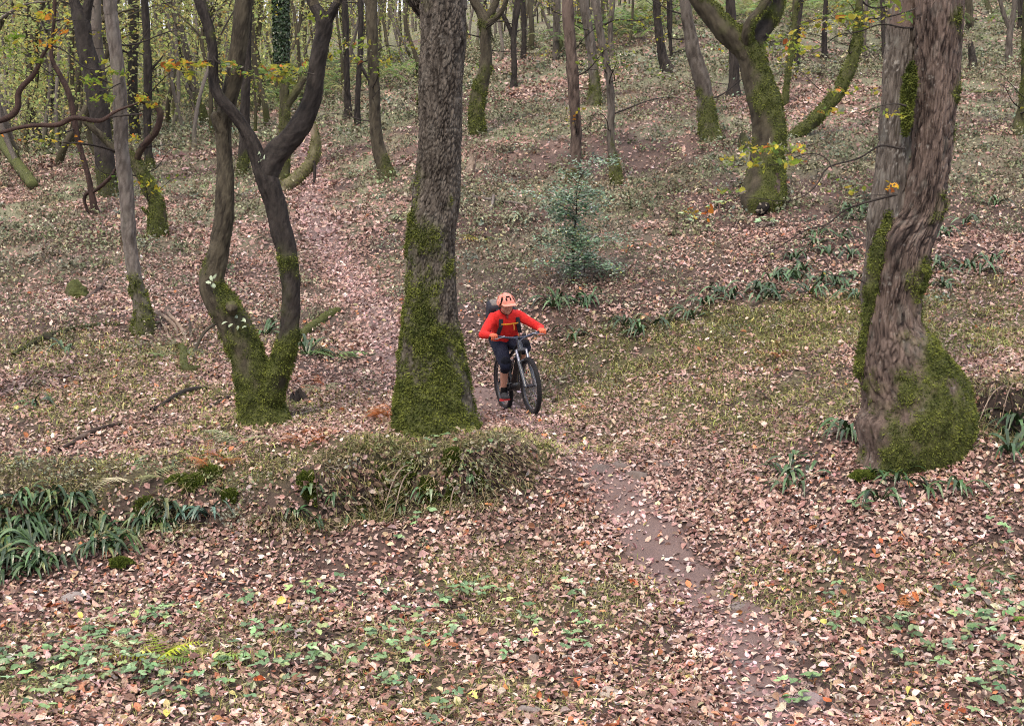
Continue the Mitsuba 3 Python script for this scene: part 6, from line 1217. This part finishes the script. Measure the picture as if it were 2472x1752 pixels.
# helmet: vented shell with a peak
HM = MAN + '__helmet'
Rm = np.stack([fw, [0, 1, 0], up_])
def local(man): return man
def put_h(name, man, mat, col, smooth=40, **kw):
    m = tm(man, **kw); m.vertices = (np.asarray(m.vertices) * 1.10) @ Rm + HEAD
    put(name, m, mat, HM, col, smooth)
ell = lambda a, b, c, z: m3.Manifold.sphere(1.0, 64).scale((a, b, c)).translate((-.008, 0, z))
shell = ell(.134, .112, .118, .030) - ell(.118, .097, .104, .028)
shell = shell - m3.Manifold.cube((1, 1, .5), True).rotate((0, -9, 0)).translate((0, 0, -.245))
shell = shell - m3.Manifold.cube((.2, .2, .10), True).translate((.13, 0, -.012))
for y, z, w, h in ((-.026, .098, .020, .034), (.026, .098, .020, .034), (0, .122, .050, .016)):
    shell = shell - m3.Manifold.cube((.12, w, h), True).translate((.10, y, z))
for s in (-1, 1):
    for f, yv, w in ((.05, .062, .02), (-.03, .040, .022), (-.03, .078, .018), (-.085, .05, .02)):
        shell = shell - m3.Manifold.cube((.055, w, .3), True).rotate((s * 18, 0, 0)).translate((f, s * yv, .12))
put_h('shell', shell, 'm_paint', (.88, .34, .24))
put_h('liner', (ell(.122, .101, .108, .028) - ell(.108, .090, .096, .026)) - m3.Manifold.cube((1, 1, .5), True).rotate((0, -9, 0)).translate((0, 0, -.24)) - m3.Manifold.cube((.2, .2, .10), True).translate((.13, 0, -.014)), 'm_cloth', (.012, .012, .013))
pk = m3.Manifold.batch_hull([ball((.085, y, .060 - abs(y) * .25), .005, 10) for y in np.linspace(-.086, .086, 9)] + [ball((.185 - 6.5 * y * y, y, .045 - abs(y) * .15), .004, 10) for y in np.linspace(-.07, .07, 9)])
pk = pk - ell(.126, .106, .112, .030)
put_h('peak', pk, 'm_paint', (.88, .34, .24))
for s in (-1, 1):
    put('chin_strap', pipe([Hd(.0, s * .098, -.01), Hd(.015, s * .082, -.07), Hd(.035, s * .03, -.118), Hd(.04, 0, -.122)], .005, 6), 'm_cloth', HM, (.012, .012, .013))

# ---- backpack
PK_ = thing('backpack', 'dark grey backpack worn high on the cyclist, with orange chest strap', 'backpack')
sp = norm(NECK - HIP); bk = np.array([-sp[2], 0, sp[0]])
c0 = HIP * .50 + NECK * .50 + bk * .205 + np.array([0, -.03, 0])
corner = [(c0 + sp * a + np.array([0, b, 0]) + bk * d, r) for a, b, d, r in [(i * .20, j * .105, k * .05, .055) for i in (-1, 1) for j in (-1, 1) for k in (-1, 1)]]
put('bag', tm(hull(*corner), .02, 3, .02, 12), 'm_cloth', PK_, (.034, .038, .050), True)
put('pocket', tm(hull(*[(c0 + bk * .09 + sp * a + np.array([0, b, 0]), .04) for a in (-.13, .08) for b in (-.08, .08)]), .02, 2), 'm_cloth', PK_, (.022, .024, .03), True)
put('flap', tm(hull(*[(c0 + sp * .235 + bk * d + np.array([0, b, 0]), .032) for d in (-.03, .05) for b in (-.09, .09)]), .02, 2), 'm_cloth', PK_, (.20, .19, .18), True)
def strap(name, pts, w, t, col):
    m = []
    for a, b in zip(pts[:-1], pts[1:]):
        a, b = np.asarray(a, float), np.asarray(b, float)
        m.append(hull((a + [0, w, 0], t), (a - [0, w, 0], t), (b + [0, w, 0], t), (b - [0, w, 0], t)))
    put(name, union(m), 'm_cloth', PK_, col)
for s in (-1, 1):
    strap('shoulder_strap', [(-.09, s * .10, 1.42), (.03, s * .105, 1.39), (.105, s * .112, 1.335), (.145, s * .118, 1.255), (.138, s * .125, 1.165), (.06, s * .155, 1.06)], .020, .009, (.030, .034, .042))
    strap('waist_strap', [(-.10, s * .17, 1.03), (-.03, s * .145, .995)], .012, .007, (.70, .30, .05))
put('chest_strap', pipe([(.146, -.118, 1.190), (.158, -.05, 1.185), (.158, .05, 1.185), (.146, .118, 1.190)], .009, 8), 'm_cloth', PK_, (.75, .34, .04))
put('strap_tail', pipe([(.161, .045, 1.185), (.163, .05, 1.135), (.153, .052, 1.10)], .006, 6), 'm_cloth', PK_, (.78, .42, .08))
# ------------------------------------------------------------------ the wood beyond: thin trunks one by one, a few growth forms reused
rng = np.random.default_rng(2024)
FORMS = []
for i in range(10):
    r = np.random.default_rng(500 + i)
    h = r.uniform(9, 13); n = 9
    x = np.cumsum(r.normal(0, .28, (n, 2)), 0) + np.linspace(0, 1, n)[:, None] * r.normal(0, .6, 2)
    x -= x[0]
    pt = np.c_[x, np.linspace(-.3, h, n)]; rd = np.interp(np.linspace(0, 1, n), [0, .05, .5, 1], [.125, .085, .07, .03]) * r.uniform(.8, 1.2)
    dark = i % 5 in (0, 1, 3)
    parts = []
    b_ = 'olive' if dark else 'pale'
    gr_ = ground
    parts.append(tube(pt, rd, 10, .28, 60 + i, lump=.18, bark=b_, crack=0))
    cs = []
    for q in range(6):
        u = r.uniform(.3, .95); p0 = np.array([np.interp(u * (n - 1), range(n), pt[:, k]) for k in range(3)])
        a = r.uniform(0, 6.28); L = r.uniform(1.2, 3.0); d = np.array([math.cos(a), math.sin(a), r.uniform(.25, .9)])
        p1 = p0 + d * L * .5 + [0, 0, .15]; p2 = p0 + d * L + r.normal(0, .2, 3)
        parts.append(tube([p0, p1, p2], [.04, .028, .01], 5, .4, q, bark=b_, crack=0)); cs += [p1, p2]
    mb = MB()
    for t in parts: mb.add(t[0], t[1], t[2])
    v, f, c = np.vstack(mb.v), np.vstack(mb.f), np.vstack(mb.c)
    # moss on the lowest metre, as on the traced trunks
    ms = (1 - sstep(.1, 1.0, v[:, 2] + .5 * (meshkit.fbm(v * 3, 2, i) - .5))) * (.8 if i % 2 else .3)
    c = c * (1 - ms[:, None]) + np.array([.06, .072, .014]) * ms[:, None]
    low = [np.array([r.normal(0, 1.1), r.normal(0, 1.1), r.uniform(1.2, 5.5)]) for _ in range(9)]
    m = 620
    cc = np.array(cs + low); g = norm(r.normal(0, 1, (m, 3))) * r.uniform(0, 1, (m, 1)) ** .5
    kk = r.integers(0, len(cc), m); sub = norm(r.normal(0, 1, (len(cc), 7, 3))) * .9
    p = cc[kk] + sub[kk, r.integers(0, 7, m)] * .8 + g * .42
    pal = ([(.40, .46, .18), (.50, .53, .22), (.32, .40, .16), (.54, .48, .18), (.38, .26, .10)], [5, 4, 3, 1.5, .5])
    lv = leaves(p, np.array([0, 0, 1.0]), .13 * r.uniform(.7, 1.3, m), pick(r, m, *pal), LEAF2, i, .8)
    FORMS.append(((v, f, c), lv))
keyed = []
for i, (tr, lv) in enumerate(FORMS):
    a = obj('form', (tr[0], tr[1]), 'm_bark', None, tr[2], True); b = obj('form', lv[:2], 'm_leaf', None, np.clip(lv[2], .004, .9))
    keyed.append((scene.pop(a), scene.pop(b)))
ZONES = [  # region of the ground seen (P pixels), how many, leafiness, label, group
    ((0, 235, 300, 330), 76, 1.0, '{} from the left of the slender trunks crowding the upper left thicket', 'far trunks at upper left', (37, 82)),
    ((300, 190, 620, 300), 58, 1.0, '{} from the left of the slender trunks far behind the two-stemmed oak', 'far trunks behind the two-stemmed oak', (42, 90)),
    ((620, 120, 930, 250), 42, .9, '{} from the left of the far trunks left of the central oak', 'far trunks left of the central oak', (46, 95)),
    ((1040, 40, 1500, 170), 34, .35, '{} from the left of the far trunks right of the central oak', 'far trunks right of the central oak', (50, 92)),
    ((1500, 5, 2292, 130), 26, .25, '{} from the left of the far trunks high at upper right', 'far trunks at upper right', (46, 88)),
]
placed = [np.array([0, 0])]
BATCH = {}
for (x0, y0, x1, y1), n, leafy, lab, grp, (ya, yb_) in ZONES:
    done = tries = 0
    while done < n and tries < 4000:
        tries += 1
        d = ya + (yb_ - ya) * rng.uniform() ** .8
        px = rng.uniform(x0, x1) * 1.07899
        x = (px - CX) / F0 * d * 1.01
        q = np.array([x, d])
        if min(np.hypot(*(q - o)) for o in placed) < 1.15: continue
        placed.append(q); done += 1
        i = int(rng.integers(0, len(keyed)))
        s = rng.uniform(.75, 1.2); t = T().translate([x, d, float(ground(x, d))]).rotate([rng.normal(), rng.normal(), 0], float(rng.normal(0, 6.5))).rotate([0, 0, 1], float(rng.uniform(0, 360))).scale([s * rng.uniform(.55, 1.25)] * 2 + [s])
        BATCH.setdefault((lab, grp), []).append((px, i, t, rng.uniform() < leafy))
for (lab, grp), rows in BATCH.items():
    for j, (px, i, t, leafy) in enumerate(sorted(rows, key=lambda r: r[0])):
        k = thing('slender_tree', lab.format(ordinal(j)), 'tree', grp)
        scene[k + '__trunk'] = {**keyed[i][0], 'to_world': t}
        if leafy:
            scene[k + '__crown'] = {**keyed[i][1], 'to_world': t}; tag(k + '__crown', kind='stuff')
# the solid mass of wood behind them, too far to count
mb = MB()
x = rng.uniform(-75, 75, 3000); y = rng.uniform(88, 168, 3000)
ok = np.abs(x) < .42 * y + 6; x, y = x[ok], y[ok]
for i in range(len(x)):
    if i > 1000: break
    g = float(ground(x[i], y[i])); l = rng.normal(0, .7, 2); w = rng.uniform(.05, .14)
    a, b = np.array([x[i], y[i], g - .3]), np.array([x[i] + l[0], y[i] + l[1], g + rng.uniform(8, 13)])
    th = np.arange(5) * 1.2566; ring = np.stack([np.cos(th), np.sin(th), 0 * th], 1) * w
    j = np.arange(5); f = np.vstack([np.stack([j, (j + 1) % 5, (j + 1) % 5 + 5], 1), np.stack([j, (j + 1) % 5 + 5, j + 5], 1)])
    mb.add(np.vstack([a + ring, b + ring * .5]), f, np.array([.15, .138, .12]) * rng.uniform(.5, 1.5))
m = 30000
i = rng.integers(0, len(x), m); hz = rng.uniform(1.0, 11, m)
cl = rng.normal(0, 1.5, (len(x), 6, 3)); p = np.stack([x[i], y[i], ground(x[i], y[i]) + hz], 1) + cl[i, rng.integers(0, 6, m)] * [1, 1, .5] + rng.normal(0, .35, (m, 3))
p[:, 2] = np.maximum(p[:, 2], ground(p[:, 0], p[:, 1]) + .2)
mb.add(*leaves(p, np.array([0, 0, 1.0]), .20 * rng.uniform(.7, 1.4, m), pick(rng, m, [(.50, .54, .32), (.58, .60, .36), (.42, .48, .28), (.58, .56, .32)], [4, 3, 3, 1.5]), LEAF2, 5, .8))
tag(mb.build('distant_wood', 'm_leaf'), 'far-off wood of thin trunks and yellow-green leaves closing the view', 'wood', kind='stuff')
